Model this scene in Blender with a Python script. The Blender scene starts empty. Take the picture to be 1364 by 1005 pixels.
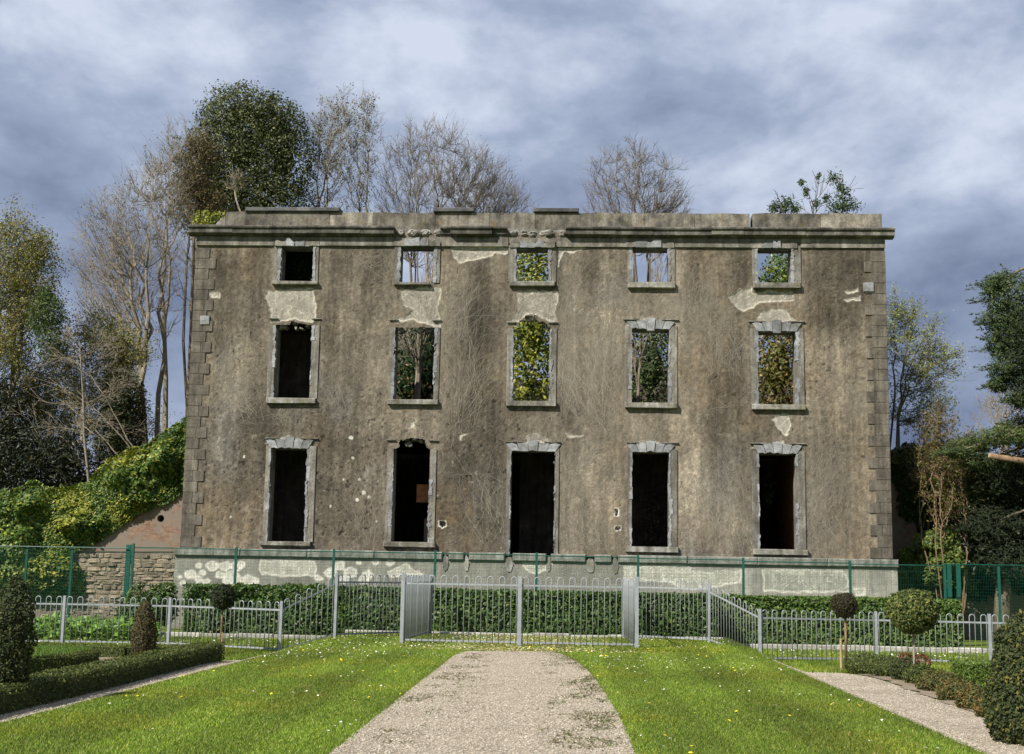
import bpy, math, random
import numpy as np
from mathutils import Vector, Matrix
rad = math.radians
# ------------------------------------------------------------------ camera, sky, sun, exposure
SC = bpy.context.scene
COL = SC.collection
FPX, YAW, PITCH, ROLL = 1726.74, 0.05387, 0.15052, 0.01772
CAM = np.array([1.6135, -42.1835, 1.63])
PW, PH = 1364.0, 1005.0
_f = np.array([-math.sin(YAW)*math.cos(PITCH), math.cos(YAW)*math.cos(PITCH), math.sin(PITCH)])
_r0 = np.array([math.cos(YAW), math.sin(YAW), 0.0])
_u0 = np.cross(_r0, _f)
_r = math.cos(ROLL)*_r0 + math.sin(ROLL)*_u0
_u = -math.sin(ROLL)*_r0 + math.cos(ROLL)*_u0
cam_d = bpy.data.cameras.new('camera'); cam = bpy.data.objects.new('camera', cam_d); COL.objects.link(cam)
cam_d.sensor_width = 36.0; cam_d.sensor_fit = 'HORIZONTAL'; cam_d.lens = FPX/PW*36.0
cam_d.clip_start = 0.1; cam_d.clip_end = 3000
cam.matrix_world = Matrix(((_r[0], _u[0], -_f[0], CAM[0]), (_r[1], _u[1], -_f[1], CAM[1]), (_r[2], _u[2], -_f[2], CAM[2]), (0, 0, 0, 1)))
SC.camera = cam

SUN_AZ, SUN_EL = 44.0, 42.0       # degrees left of the facade's normal, above the horizon
world = bpy.data.worlds.new('World'); SC.world = world; world.use_nodes = True
def build_world():
    nt = world.node_tree; N = nt.nodes; L = nt.links
    for n in list(N): N.remove(n)
    out = N.new('ShaderNodeOutputWorld')
    sky = N.new('ShaderNodeTexSky'); sky.sky_type = 'NISHITA'; sky.sun_disc = False
    sky.sun_elevation = rad(SUN_EL); sky.sun_rotation = rad(180+SUN_AZ)
    bg1 = N.new('ShaderNodeBackground'); bg1.inputs['Strength'].default_value = 0.05
    L.new(sky.outputs['Color'], bg1.inputs['Color'])
    tc = N.new('ShaderNodeTexCoord'); sep = N.new('ShaderNodeSeparateXYZ'); L.new(tc.outputs['Generated'], sep.inputs[0])
    def m(op, a, b=None):
        n = N.new('ShaderNodeMath'); n.operation = op
        for i, v in enumerate((a, b)):
            if v is None: continue
            if isinstance(v, (int, float)): n.inputs[i].default_value = v
            else: L.new(v, n.inputs[i])
        return n.outputs[0]
    comb = N.new('ShaderNodeCombineXYZ'); L.new(sep.outputs[0], comb.inputs[0]); L.new(sep.outputs[1], comb.inputs[1]); L.new(m('MULTIPLY', sep.outputs[2], 1.7), comb.inputs[2])
    def noise(scale, det, rough, off, dist=0.0):
        mp = N.new('ShaderNodeMapping'); L.new(comb.outputs[0], mp.inputs[0]); mp.inputs['Location'].default_value = off
        n = N.new('ShaderNodeTexNoise'); n.inputs['Scale'].default_value = scale; n.inputs['Detail'].default_value = det
        n.inputs['Roughness'].default_value = rough; n.inputs['Distortion'].default_value = dist
        L.new(mp.outputs[0], n.inputs['Vector']); return n.outputs['Fac']
    n1 = noise(3.4, 8, 0.55, (3.1, 7.7, 1.2), 0.25)
    n2 = noise(10.0, 7, 0.6, (1.3, 2.2, 5.5), 0.2)
    f = m('ADD', m('MULTIPLY', n1, 0.70), m('MULTIPLY', n2, 0.30))
    bank = m('MULTIPLY', m('SMOOTH_MIN', m('MAXIMUM', m('SUBTRACT', m('ADD', m('MULTIPLY', sep.outputs[0], 0.9), 0.02), m('MULTIPLY', sep.outputs[2], 1.2)), -0.07), 0.25), 0.50)   # heavier cloud bank low towards the east
    f = m('SUBTRACT', f, bank)
    cr = N.new('ShaderNodeValToRGB'); L.new(f, cr.inputs[0]); e = cr.color_ramp.elements
    e[0].position = 0.36; e[0].color = (0.13, 0.168, 0.275, 1)
    e[1].position = 0.64; e[1].color = (0.58, 0.64, 0.77, 1)
    a = e.new(0.45); a.color = (0.225, 0.28, 0.405, 1)
    a = e.new(0.53); a.color = (0.325, 0.39, 0.53, 1)
    bg2 = N.new('ShaderNodeBackground'); bg2.inputs['Strength'].default_value = 0.74
    L.new(cr.outputs[0], bg2.inputs['Color'])
    cov = noise(2.1, 5, 0.5, (9.4, 0.3, 2.0), 0.2)
    rp = N.new('ShaderNodeValToRGB'); L.new(cov, rp.inputs[0]); rp.color_ramp.elements[0].position = 0.24; rp.color_ramp.elements[1].position = 0.34
    mix = N.new('ShaderNodeMixShader'); L.new(rp.outputs[0], mix.inputs[0]); L.new(bg1.outputs[0], mix.inputs[1]); L.new(bg2.outputs[0], mix.inputs[2])
    L.new(mix.outputs[0], out.inputs['Surface'])
build_world()
sd = bpy.data.lights.new('sun', 'SUN'); sd.energy = 5.0; sd.angle = rad(0.53); sd.color = (1.0, 0.945, 0.86)
sun = bpy.data.objects.new('sun', sd); COL.objects.link(sun)
SV = Vector((-math.sin(rad(SUN_AZ))*math.cos(rad(SUN_EL)), -math.cos(rad(SUN_AZ))*math.cos(rad(SUN_EL)), math.sin(rad(SUN_EL))))
sun.rotation_euler = (-SV).to_track_quat('-Z', 'Y').to_euler(); sun.location = (-30, -30, 40)
SC.view_settings.view_transform = 'Standard'; SC.view_settings.look = 'None'
SC.view_settings.exposure = 0.6; SC.view_settings.gamma = 1.0; SC.view_settings.use_curve_mapping = False

# ------------------------------------------------------------------ measuring helpers (photograph pixel -> place on a known plane)
def ray(x, y): return _f + (x-PW/2)/FPX*_r - (y-PH/2)/FPX*_u
def at(x, y, Y=0.0):
    d = ray(x, y); return CAM + d*((Y-CAM[1])/d[1])
def gr(x, y, z=0.0):
    d = ray(x, y); return CAM + d*((z-CAM[2])/d[2])
def ppm(P): return FPX/float((np.asarray(P)-CAM) @ _f)          # photo pixels per metre at P
def FX(x, y): p = at(x, y); return (p[0], p[2])

# ------------------------------------------------------------------ numpy noise
def _hash(i, j, k, s):
    h = (i*374761393 + j*668265263 + k*2147483647 + s*974711) & 0xFFFFFFFF
    h = ((h ^ (h >> 13))*1274126177) & 0xFFFFFFFF
    h = ((h ^ (h >> 16))*2246822519) & 0xFFFFFFFF
    return ((h ^ (h >> 15)) & 0xFFFFFF)/float(0xFFFFFF)
def vnoise(P, seed=0):
    P = np.asarray(P, float)
    I = np.floor(P).astype(np.int64); F = P-I; F = F*F*(3-2*F)
    x, y, z = I[..., 0], I[..., 1], I[..., 2]; r = 0
    for dx in (0, 1):
        for dy in (0, 1):
            for dz in (0, 1):
                w = (F[..., 0] if dx else 1-F[..., 0])*(F[..., 1] if dy else 1-F[..., 1])*(F[..., 2] if dz else 1-F[..., 2])
                r = r + w*_hash(x+dx, y+dy, z+dz, seed)
    return r
def fbm(P, octs=4, seed=0, rough=0.5):
    P = np.asarray(P, float); a = 1.0; t = 0; s = 0
    for o in range(octs):
        s = s + a*vnoise(P*(2**o)+o*17.3, seed+o); t += a; a *= rough
    return s/t
def n2d(X, Z, sx, sz, octs=4, seed=0, rough=0.5): return fbm(np.stack([X*sx, Z*sz, np.zeros_like(X)+seed*3.7], -1), octs, seed, rough)
def sstep(a, b, x): t = np.clip((x-a)/(b-a), 0, 1); return t*t*(3-2*t)

# ------------------------------------------------------------------ object helpers
def mesh_np(name, V, F, mat=None, parent=None, col=None, smooth=False, vcol=None, matidx=None):
    """V (n,3); F list of index arrays (each (m,k)); col per-face colours or vcol per-vertex colours"""
    V = np.ascontiguousarray(V, np.float32)
    if not isinstance(F, (list, tuple)): F = [F]
    F = [np.asarray(a, np.int32) for a in F if len(a)]
    me = bpy.data.meshes.new(name)
    me.vertices.add(len(V)); me.vertices.foreach_set('co', V.ravel())
    loops = np.concatenate([a.ravel() for a in F]); tot = np.concatenate([np.full(len(a), a.shape[1], np.int32) for a in F])
    st = np.concatenate([[0], np.cumsum(tot)[:-1]]).astype(np.int32)
    me.loops.add(len(loops)); me.loops.foreach_set('vertex_index', loops)
    me.polygons.add(len(tot)); me.polygons.foreach_set('loop_start', st); me.polygons.foreach_set('loop_total', tot)
    me.polygons.foreach_set('use_smooth', np.full(len(tot), bool(smooth)))
    me.update(calc_edges=True)
    for data, dom in ((col, 'FACE'), (vcol, 'POINT')):
        if data is not None:
            a = me.attributes.new('col', 'FLOAT_COLOR', dom); c = np.ones((len(data), 4), np.float32); c[:, :3] = data
            a.data.foreach_set('color', c.ravel())
    if mat: me.materials.append(mat)
    o = bpy.data.objects.new(name, me); COL.objects.link(o)
    if parent: set_parent(o, parent)
    return o
def set_parent(o, parent):
    o.parent = parent
    if parent.type == 'EMPTY': o.matrix_parent_inverse = Matrix.Translation(-Vector(parent.location))
def empty(name, loc=(0, 0, 0)):
    o = bpy.data.objects.new(name, None); COL.objects.link(o); o.location = loc; return o
def tag(o, label, cat, group=None, kind=None):
    o['label'] = label; o['category'] = cat
    if group: o['group'] = group
    if kind: o['kind'] = kind
    return o
def struct(o): o['kind'] = 'structure'; return o
def stuff(o, label=None, cat=None):
    o['kind'] = 'stuff'
    if label: o['label'] = label; o['category'] = cat
    return o
class MB:
    """collects simple shapes; build() makes ONE mesh"""
    def __init__(s): s.V = []; s.F = {3: [], 4: []}; s.n = 0
    def add(s, V, F):
        V = np.asarray(V, float); s.V.append(V)
        for f in F: s.F.setdefault(len(f), []).append([i+s.n for i in f])
        s.n += len(V); return s
    def box(s, x0, x1, y0, y1, z0, z1):
        s.add([(x0, y0, z0), (x1, y0, z0), (x1, y1, z0), (x0, y1, z0), (x0, y0, z1), (x1, y0, z1), (x1, y1, z1), (x0, y1, z1)],
              [(0, 3, 2, 1), (4, 5, 6, 7), (0, 1, 5, 4), (1, 2, 6, 5), (2, 3, 7, 6), (3, 0, 4, 7)]); return s
    def bev(s, x0, x1, y0, y1, z0, z1, b=0.012, jit=0.0, rnd=random):
        """box whose front (y0) edges are chamfered"""
        j = lambda: (rnd.random()-.5)*jit
        back = [(x0, y1, z0), (x1, y1, z0), (x1, y1, z1), (x0, y1, z1)]
        mid = [(x0+j(), y0+b, z0+j()), (x1+j(), y0+b, z0+j()), (x1+j(), y0+b, z1+j()), (x0+j(), y0+b, z1+j())]
        fr = [(x0+b+j(), y0, z0+b+j()), (x1-b+j(), y0, z0+b+j()), (x1-b+j(), y0, z1-b+j()), (x0+b+j(), y0, z1-b+j())]
        F = [(8, 9, 10, 11), (3, 2, 1, 0)]
        for k in range(4):
            n = (k+1) % 4; F += [(k, n, 4+n, 4+k), (4+k, 4+n, 8+n, 8+k)]
        s.add(back+mid+fr, F); return s
    def prism(s, poly, y0, y1):
        """polygon in XZ (counter-clockwise seen from -Y) extruded from y0 (front) to y1"""
        n = len(poly); V = [(x, y0, z) for x, z in poly]+[(x, y1, z) for x, z in poly]
        F = [tuple(range(n)), tuple(range(2*n-1, n-1, -1))]+[(k, n+k, n+(k+1) % n, (k+1) % n) for k in range(n)]
        s.add(V, F); return s
    def tube(s, pts, r, k=6, cap=True):
        pts = [Vector(p) for p in pts]; rs = r if isinstance(r, (list, tuple)) else [r]*len(pts); V = []; F = []
        ref = None
        for i, p in enumerate(pts):
            d = (pts[min(i+1, len(pts)-1)]-pts[max(i-1, 0)]).normalized()
            if ref is None: ref = d.orthogonal().normalized()
            a = (ref-d*ref.dot(d)).normalized(); ref = a; b = d.cross(a)
            for q in range(k):
                t = 2*math.pi*q/k+math.pi/k; V.append(p+(a*math.cos(t)+b*math.sin(t))*rs[i])
        for i in range(len(pts)-1):
            for q in range(k): F.append((i*k+q, i*k+(q+1) % k, (i+1)*k+(q+1) % k, (i+1)*k+q))
        if cap: F += [tuple(range(k-1, -1, -1)), tuple((len(pts)-1)*k+q for q in range(k))]
        s.add(V, F); return s
    def build(s, name, mat, parent=None, smooth=False, col=None):
        return mesh_np(name, np.concatenate(s.V), [np.array(v) for v in s.F.values() if v], mat, parent, smooth=smooth, col=col)
def copy_as(o, name, parent, loc=None, rot=None, scale=None):
    c = o.copy(); c.name = name; COL.objects.link(c); set_parent(c, parent)
    if loc is not None: c.location = loc
    if rot is not None: c.rotation_euler = rot
    if scale is not None: c.scale = scale
    return c

# ------------------------------------------------------------------ materials
class NT:
    def __init__(s, name, rough=0.9):
        s.m = bpy.data.materials.new(name); s.m.use_nodes = True; s.t = s.m.node_tree; s.N = s.t.nodes; s.L = s.t.links
        s.b = s.N['Principled BSDF']; s.b.inputs['Roughness'].default_value = rough; s.b.inputs['Specular IOR Level'].default_value = 0.25
        s.out = s.N['Material Output']
    def n(s, t, **k):
        x = s.N.new(t)
        for a, v in k.items(): setattr(x, a, v)
        return x
    def coord(s, scale=(1, 1, 1), kind='Object', rnd=False):
        tc = s.n('ShaderNodeTexCoord'); mp = s.n('ShaderNodeMapping'); mp.inputs['Scale'].default_value = scale; s.L.new(tc.outputs[kind], mp.inputs[0])
        if rnd:
            oi = s.n('ShaderNodeObjectInfo'); v = s.n('ShaderNodeVectorMath', operation='ADD'); mu = s.n('ShaderNodeMath', operation='MULTIPLY'); mu.inputs[1].default_value = 57.0
            s.L.new(oi.outputs['Random'], mu.inputs[0]); s.L.new(mp.outputs[0], v.inputs[0]); s.L.new(mu.outputs[0], v.inputs[1]); return v.outputs[0]
        return mp.outputs[0]
    def noise(s, vec, scale, det=5, rough=0.55, dist=0):
        x = s.n('ShaderNodeTexNoise'); x.inputs['Scale'].default_value = scale; x.inputs['Detail'].default_value = det; x.inputs['Roughness'].default_value = rough; x.inputs['Distortion'].default_value = dist
        s.L.new(vec, x.inputs['Vector']); return x.outputs['Fac']
    def ramp(s, fac, stops):
        x = s.n('ShaderNodeValToRGB'); s.L.new(fac, x.inputs[0]); e = x.color_ramp.elements
        for i, (p, c) in enumerate(stops):
            el = e[i] if i < 2 else e.new(p)
            el.position = p; el.color = (c[0], c[1], c[2], 1) if isinstance(c, (tuple, list)) else (c, c, c, 1)
        return x.outputs[0]
    def mix(s, fac, a, b, mode='MIX'):
        x = s.n('ShaderNodeMix', data_type='RGBA', blend_type=mode)
        for sock, v in ((x.inputs[0], fac), (x.inputs[6], a), (x.inputs[7], b)):
            if isinstance(v, (int, float)): sock.default_value = v
            elif isinstance(v, tuple): sock.default_value = (v[0], v[1], v[2], 1)
            else: s.L.new(v, sock)
        return x.outputs[2]
    def bump(s, h, strength=0.4, dist=0.02):
        x = s.n('ShaderNodeBump'); x.inputs['Strength'].default_value = strength; x.inputs['Distance'].default_value = dist; s.L.new(h, x.inputs['Height']); s.L.new(x.outputs[0], s.b.inputs['Normal'])
    def base(s, c): s.L.new(c, s.b.inputs['Base Color']); return s
    def attr(s): x = s.n('ShaderNodeAttribute'); x.attribute_name = 'col'; return x.outputs['Color']
    def rnd(s, lo, hi):
        oi = s.n('ShaderNodeObjectInfo'); mr = s.n('ShaderNodeMapRange'); mr.inputs[3].default_value = lo; mr.inputs[4].default_value = hi; s.L.new(oi.outputs['Random'], mr.inputs[0]); return mr.outputs[0]
M = {}
def mk_wall(name):
    a = NT(name, 0.95); v = a.coord((1, 1, 1)); c = a.attr()
    g = a.noise(v, 38, 4, 0.7); g2 = a.noise(a.coord((9, 9, 1.2)), 1.0, 5, 0.6)
    c = a.mix(1.0, c, a.ramp(g, [(0.3, 0.72), (0.7, 1.28)]), 'MULTIPLY')
    c = a.mix(1.0, c, a.ramp(g2, [(0.3, 0.82), (0.7, 1.18)]), 'MULTIPLY')
    a.base(c); a.bump(a.noise(v, 26, 6, 0.75), 0.9, 0.04); return a.m
M['wall'] = mk_wall('cement_render')
def mk_stone(name, c0, c1, c2, rr=(0.8, 1.2), streak=True, bs=0.5, moss=None):
    a = NT(name, 0.92); v = a.coord((1, 1, 1), rnd=False)
    n = a.noise(v, 2.3, 6, 0.6, 0.3); n2 = a.noise(v, 17, 5, 0.65)
    c = a.ramp(n, [(0.32, c0), (0.5, c1), (0.68, c2)])
    c = a.mix(1.0, c, a.ramp(n2, [(0.3, 0.68), (0.7, 1.3)]), 'MULTIPLY')
    if streak: c = a.mix(1.0, c, a.ramp(a.noise(a.coord((5, 5, 0.5)), 1.0, 5, 0.6), [(0.35, 0.6), (0.62, 1.2)]), 'MULTIPLY')
    if moss: c = a.mix(a.ramp(a.noise(a.coord((1, 1, 1)), 4.1, 5, 0.7), [(0.56, 0.0), (0.68, 0.75)]), c, moss)
    mu = a.n('ShaderNodeMix', data_type='RGBA', blend_type='MULTIPLY'); mu.inputs[0].default_value = 1.0
    a.L.new(c, mu.inputs[6]); a.L.new(a.rnd(*rr), mu.inputs[7]); a.base(mu.outputs[2])
    a.bump(a.noise(v, 24, 6, 0.7), bs, 0.03); return a.m
M['quoin'] = mk_stone('weathered_quoin', (0.08, 0.07, 0.055), (0.12, 0.106, 0.084), (0.17, 0.152, 0.124), (0.85, 1.15))
M['parapet'] = mk_stone('lichened_parapet', (0.075, 0.07, 0.06), (0.185, 0.168, 0.135), (0.29, 0.265, 0.215), (0.65, 1.2), moss=(0.18, 0.125, 0.05))
M['cornice'] = mk_stone('blackened_cornice', (0.05, 0.046, 0.04), (0.10, 0.093, 0.08), (0.20, 0.19, 0.165), (0.75, 1.2))
M['frieze'] = mk_stone('frieze_stone', (0.11, 0.10, 0.083), (0.17, 0.157, 0.13), (0.25, 0.237, 0.205), (0.85, 1.15))
M['lime'] = mk_stone('grey_limestone', (0.15, 0.148, 0.14), (0.245, 0.25, 0.252), (0.34, 0.35, 0.36), (0.7, 1.15), streak=False)
M['limebrown'] = mk_stone('stained_limestone', (0.12, 0.108, 0.088), (0.175, 0.162, 0.135), (0.24, 0.23, 0.205), (0.85, 1.15))
M['sill'] = mk_stone('sill_stone', (0.12, 0.112, 0.085), (0.21, 0.20, 0.17), (0.34, 0.335, 0.31), (0.75, 1.2), moss=(0.15, 0.135, 0.05))
M['rough'] = mk_stone('broken_core_stone', (0.10, 0.09, 0.075), (0.22, 0.205, 0.18), (0.36, 0.35, 0.32), (0.7, 1.2), streak=False, bs=0.9)
M['course'] = mk_stone('plinth_course', (0.12, 0.128, 0.108), (0.19, 0.197, 0.17), (0.27, 0.275, 0.245), (0.85, 1.15))
M['kerb'] = mk_stone('kerb_stone', (0.22, 0.21, 0.18), (0.32, 0.31, 0.27), (0.42, 0.41, 0.37), (0.8, 1.15), streak=False)
M['rubble'] = mk_stone('rubble_stone', (0.15, 0.115, 0.075), (0.25, 0.205, 0.145), (0.35, 0.30, 0.23), (0.6, 1.35), streak=False, bs=0.8)
M['mortar'] = mk_stone('wall_mortar', (0.10, 0.085, 0.065), (0.15, 0.13, 0.10), (0.20, 0.175, 0.14), (1, 1), streak=False)
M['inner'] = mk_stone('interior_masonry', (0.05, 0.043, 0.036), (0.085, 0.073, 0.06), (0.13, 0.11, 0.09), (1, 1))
def mk_brick(name, c1, c2, mort, sc, plaster=None):
    a = NT(name, 0.93); tc = a.n('ShaderNodeTexCoord'); sp = a.n('ShaderNodeSeparateXYZ'); a.L.new(tc.outputs['Object'], sp.inputs[0])
    ad = a.n('ShaderNodeMath', operation='ADD'); a.L.new(sp.outputs[0], ad.inputs[0]); a.L.new(sp.outputs[1], ad.inputs[1])
    cb = a.n('ShaderNodeCombineXYZ'); a.L.new(ad.outputs[0], cb.inputs[0]); a.L.new(sp.outputs[2], cb.inputs[1])
    br = a.n('ShaderNodeTexBrick'); a.L.new(cb.outputs[0], br.inputs['Vector']); br.inputs['Scale'].default_value = sc
    br.inputs['Color1'].default_value = (*c1, 1); br.inputs['Color2'].default_value = (*c2, 1); br.inputs['Mortar'].default_value = (*mort, 1)
    br.inputs['Brick Width'].default_value = 0.23; br.inputs['Row Height'].default_value = 0.075; br.inputs['Mortar Size'].default_value = 0.008; br.inputs['Bias'].default_value = 0.0
    v = a.coord(); c = a.mix(1.0, br.outputs['Color'], a.ramp(a.noise(v, 9, 5, 0.7), [(0.3, 0.6), (0.7, 1.35)]), 'MULTIPLY')
    if plaster: c = a.mix(a.ramp(a.noise(v, 1.7, 6, 0.65), [(0.42, 0.0), (0.50, 0.9)]), c, plaster)
    a.base(c); a.bump(br.outputs['Fac'], -0.5, 0.02); return a.m
M['brick'] = mk_brick('old_red_brick', (0.19, 0.105, 0.07), (0.25, 0.15, 0.10), (0.20, 0.17, 0.135), 1.0, (0.19, 0.16, 0.127))
M['brick_in'] = mk_brick('orange_inner_brick', (0.36, 0.13, 0.05), (0.45, 0.20, 0.08), (0.20, 0.15, 0.10), 1.0)
def mk_leaf(name, trans=0.25, rough=0.5):
    a = NT(name, rough); c = a.attr(); a.base(c); a.b.inputs['Specular IOR Level'].default_value = 0.35
    tr = a.n('ShaderNodeBsdfTranslucent'); a.L.new(a.mix(1.0, c, (1.15, 1.2, 0.6), 'MULTIPLY'), tr.inputs[0])
    mx = a.n('ShaderNodeMixShader'); mx.inputs[0].default_value = trans; a.L.new(a.b.outputs[0], mx.inputs[1]); a.L.new(tr.outputs[0], mx.inputs[2]); a.L.new(mx.outputs[0], a.out.inputs['Surface']); return a.m
M['leaf'] = mk_leaf('leaf', 0.22, 0.48)
M['matleaf'] = mk_leaf('matt_leaf', 0.2, 0.75)
M['grass'] = mk_leaf('grass_blade', 0.3, 0.6)
def mk_bark(name, c0, c1):
    a = NT(name, 0.9); v = a.coord((6, 6, 1.5)); a.base(a.ramp(a.noise(v, 2.0, 5, 0.65), [(0.35, c0), (0.65, c1)])); a.bump(a.noise(v, 5, 5, 0.7), 0.5, 0.03); return a.m
M['bark_pale'] = mk_bark('pale_bark', (0.15, 0.125, 0.09), (0.30, 0.26, 0.20))
M['bark'] = mk_bark('grey_brown_bark', (0.10, 0.082, 0.058), (0.20, 0.165, 0.12))
M['bark_red'] = mk_bark('brown_bark', (0.13, 0.085, 0.05), (0.26, 0.18, 0.11))
M['stem'] = mk_bark('dead_ivy_stem', (0.19, 0.168, 0.13), (0.31, 0.28, 0.225))
def mk_paint(name, c, rough=0.5, metal=0.0):
    a = NT(name, rough); v = a.coord(); cc = a.ramp(a.noise(v, 6, 5, 0.6), [(0.3, tuple(x*0.8 for x in c)), (0.7, tuple(min(1, x*1.12) for x in c))]); a.base(cc); a.b.inputs['Metallic'].default_value = metal; return a.m
M['galv'] = mk_paint('galvanised_steel', (0.31, 0.33, 0.345), 0.5, 0.2)
M['green'] = mk_paint('green_coated_steel', (0.012, 0.085, 0.06), 0.45)
M['cutwood'] = mk_bark('cut_wood', (0.28, 0.20, 0.11), (0.42, 0.32, 0.19))
def mk_gravel(name, tint=(1, 1, 1)):
    a = NT(name, 0.95); v = a.coord(); vo = a.n('ShaderNodeTexVoronoi'); vo.inputs['Scale'].default_value = 55; a.L.new(v, vo.inputs['Vector'])
    sp = a.n('ShaderNodeSeparateColor'); a.L.new(vo.outputs['Color'], sp.inputs[0])
    c = a.ramp(sp.outputs[0], [(0.0, (0.17, 0.146, 0.11)), (0.45, (0.29, 0.25, 0.19)), (0.8, (0.35, 0.31, 0.25)), (1.0, (0.46, 0.42, 0.35))])
    c = a.mix(1.0, c, a.ramp(a.noise(v, 1.1, 6, 0.65), [(0.32, (0.74*tint[0], 0.72*tint[1], 0.68*tint[2])), (0.62, (1.08*tint[0], 1.06*tint[1], 1.04*tint[2]))]), 'MULTIPLY')
    a.base(c); a.bump(vo.outputs['Distance'], -0.7, 0.02); return a.m
M['gravel'] = mk_gravel('pale_gravel')
def mk_ground():
    a = NT('turf_ground', 0.97); v = a.coord(); c = a.ramp(a.noise(v, 0.5, 6, 0.6), [(0.35, (0.085, 0.12, 0.013)), (0.65, (0.125, 0.165, 0.018))])
    c = a.mix(1.0, c, a.ramp(a.noise(v, 45, 4, 0.7), [(0.3, 0.6), (0.7, 1.4)]), 'MULTIPLY'); a.base(c); a.bump(a.noise(v, 60, 3, 0.7), 0.6, 0.03); return a.m
M['ground'] = mk_ground()
def mk_soil():
    a = NT('bare_soil', 0.97); v = a.coord(); c = a.ramp(a.noise(v, 7, 6, 0.65), [(0.3, (0.14, 0.105, 0.07)), (0.7, (0.30, 0.25, 0.18))]); a.base(c); a.bump(a.noise(v, 30, 4, 0.7), 0.7, 0.03); return a.m
M['soil'] = mk_soil()
a_ = NT('flower_petal', 0.7); a_.base(a_.attr()); M['petal'] = a_.m
M['slate'] = mk_stone('dark_coping', (0.045, 0.045, 0.045), (0.08, 0.08, 0.08), (0.15, 0.145, 0.14), (0.8, 1.2), streak=False)
a_ = NT('painted_shade', 1.0); a_.b.inputs['Base Color'].default_value = (0.012, 0.011, 0.01, 1); M['painted_shade'] = a_.m  # near-black colour standing in for shade

# ------------------------------------------------------------------ foliage helpers
def rng(s): return np.random.default_rng(s)
def leaf_arrays(C, Nrm, size, palette, g, spread=0.8, up=0.25, aspect=0.55, fold=0.25, sizevar=0.35):
    n = len(C); d = Nrm + g.normal(0, spread, (n, 3)); d[:, 2] += up; d /= np.linalg.norm(d, axis=1, keepdims=True)+1e-9
    t = g.normal(0, 1, (n, 3)); t -= d*np.sum(t*d, 1, keepdims=True); t /= np.linalg.norm(t, axis=1, keepdims=True)+1e-9
    b = np.cross(d, t); s = (size*(1+g.uniform(-sizevar, sizevar, n)))[:, None]
    V = np.stack([C-t*s*0.5, C+b*s*aspect*0.5-d*s*fold*0.3, C+t*s*0.5, C-b*s*aspect*0.5-d*s*fold*0.3], 1).reshape(-1, 3)
    F = np.arange(4*n).reshape(n, 4)
    pal = np.asarray([p[:3] for p in palette], float); w = np.asarray([p[3] for p in palette], float)
    c = pal[g.choice(len(pal), n, p=w/w.sum())]*g.uniform(0.75, 1.25, (n, 1))
    return V, F, c
def foliage(name, parent, parts, mat='leaf'):
    """parts: list of (V,F,c) joined into one foliage mesh"""
    Vs = []; Fs = {}; Cs = {}; n = 0
    for V, F, c in parts:
        k = F.shape[1]; Fs.setdefault(k, []).append(F+n); Cs.setdefault(k, []).append(c); Vs.append(V); n += len(V)
    ks = list(Fs)
    return mesh_np(name, np.concatenate(Vs), [np.concatenate(Fs[k]) for k in ks], M[mat], parent, col=np.concatenate([np.concatenate(Cs[k]) for k in ks]))
def ell_points(ells, n, g, lump=0.35, lscale=1.6, inner=0.16, seed=1, bottom=True):
    ells = [(np.array(c, float), np.array(r, float)) for c, r in ells]
    w = np.array([np.prod(r)**(2/3) for c, r in ells]); k = g.choice(len(ells), n, p=w/w.sum())
    d = g.normal(0, 1, (n, 3)); d /= np.linalg.norm(d, axis=1, keepdims=True)
    C = np.array([c for c, r in ells])[k]; Rr = np.array([r for c, r in ells])[k]
    P = C+d*Rr; lm = fbm(P*lscale/np.mean(Rr)*1.6+5, 3, seed)
    rr = (1-lump+2*lump*lm*0.9)*(1-np.abs(g.normal(0, inner, n)))
    P = C+d*Rr*rr[:, None]; nn = d/Rr; nn /= np.linalg.norm(nn, axis=1, keepdims=True)
    return P, nn
def sphere_core(c, r, colr, g, nu=14, nv=9):
    V = []; F = []
    for j in range(nv+1):
        th = math.pi*j/nv
        for i in range(nu): ph = 2*math.pi*i/nu; V.append((c[0]+r[0]*math.sin(th)*math.cos(ph), c[1]+r[1]*math.sin(th)*math.sin(ph), c[2]+r[2]*math.cos(th)))
    for j in range(nv):
        for i in range(nu): F.append((j*nu+i, (j+1)*nu+i, (j+1)*nu+(i+1) % nu, j*nu+(i+1) % nu))
    return np.array(V), np.array(F), np.tile(np.array(colr, float), (len(F), 1))
def box_core(x0, x1, y0, y1, z0, z1, colr):
    V = np.array([(x0, y0, z0), (x1, y0, z0), (x1, y1, z0), (x0, y1, z0), (x0, y0, z1), (x1, y0, z1), (x1, y1, z1), (x0, y1, z1)], float)
    F = np.array([(0, 3, 2, 1), (4, 5, 6, 7), (0, 1, 5, 4), (1, 2, 6, 5), (2, 3, 7, 6), (3, 0, 4, 7)]); return V, F, np.tile(np.array(colr, float), (6, 1))
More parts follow.
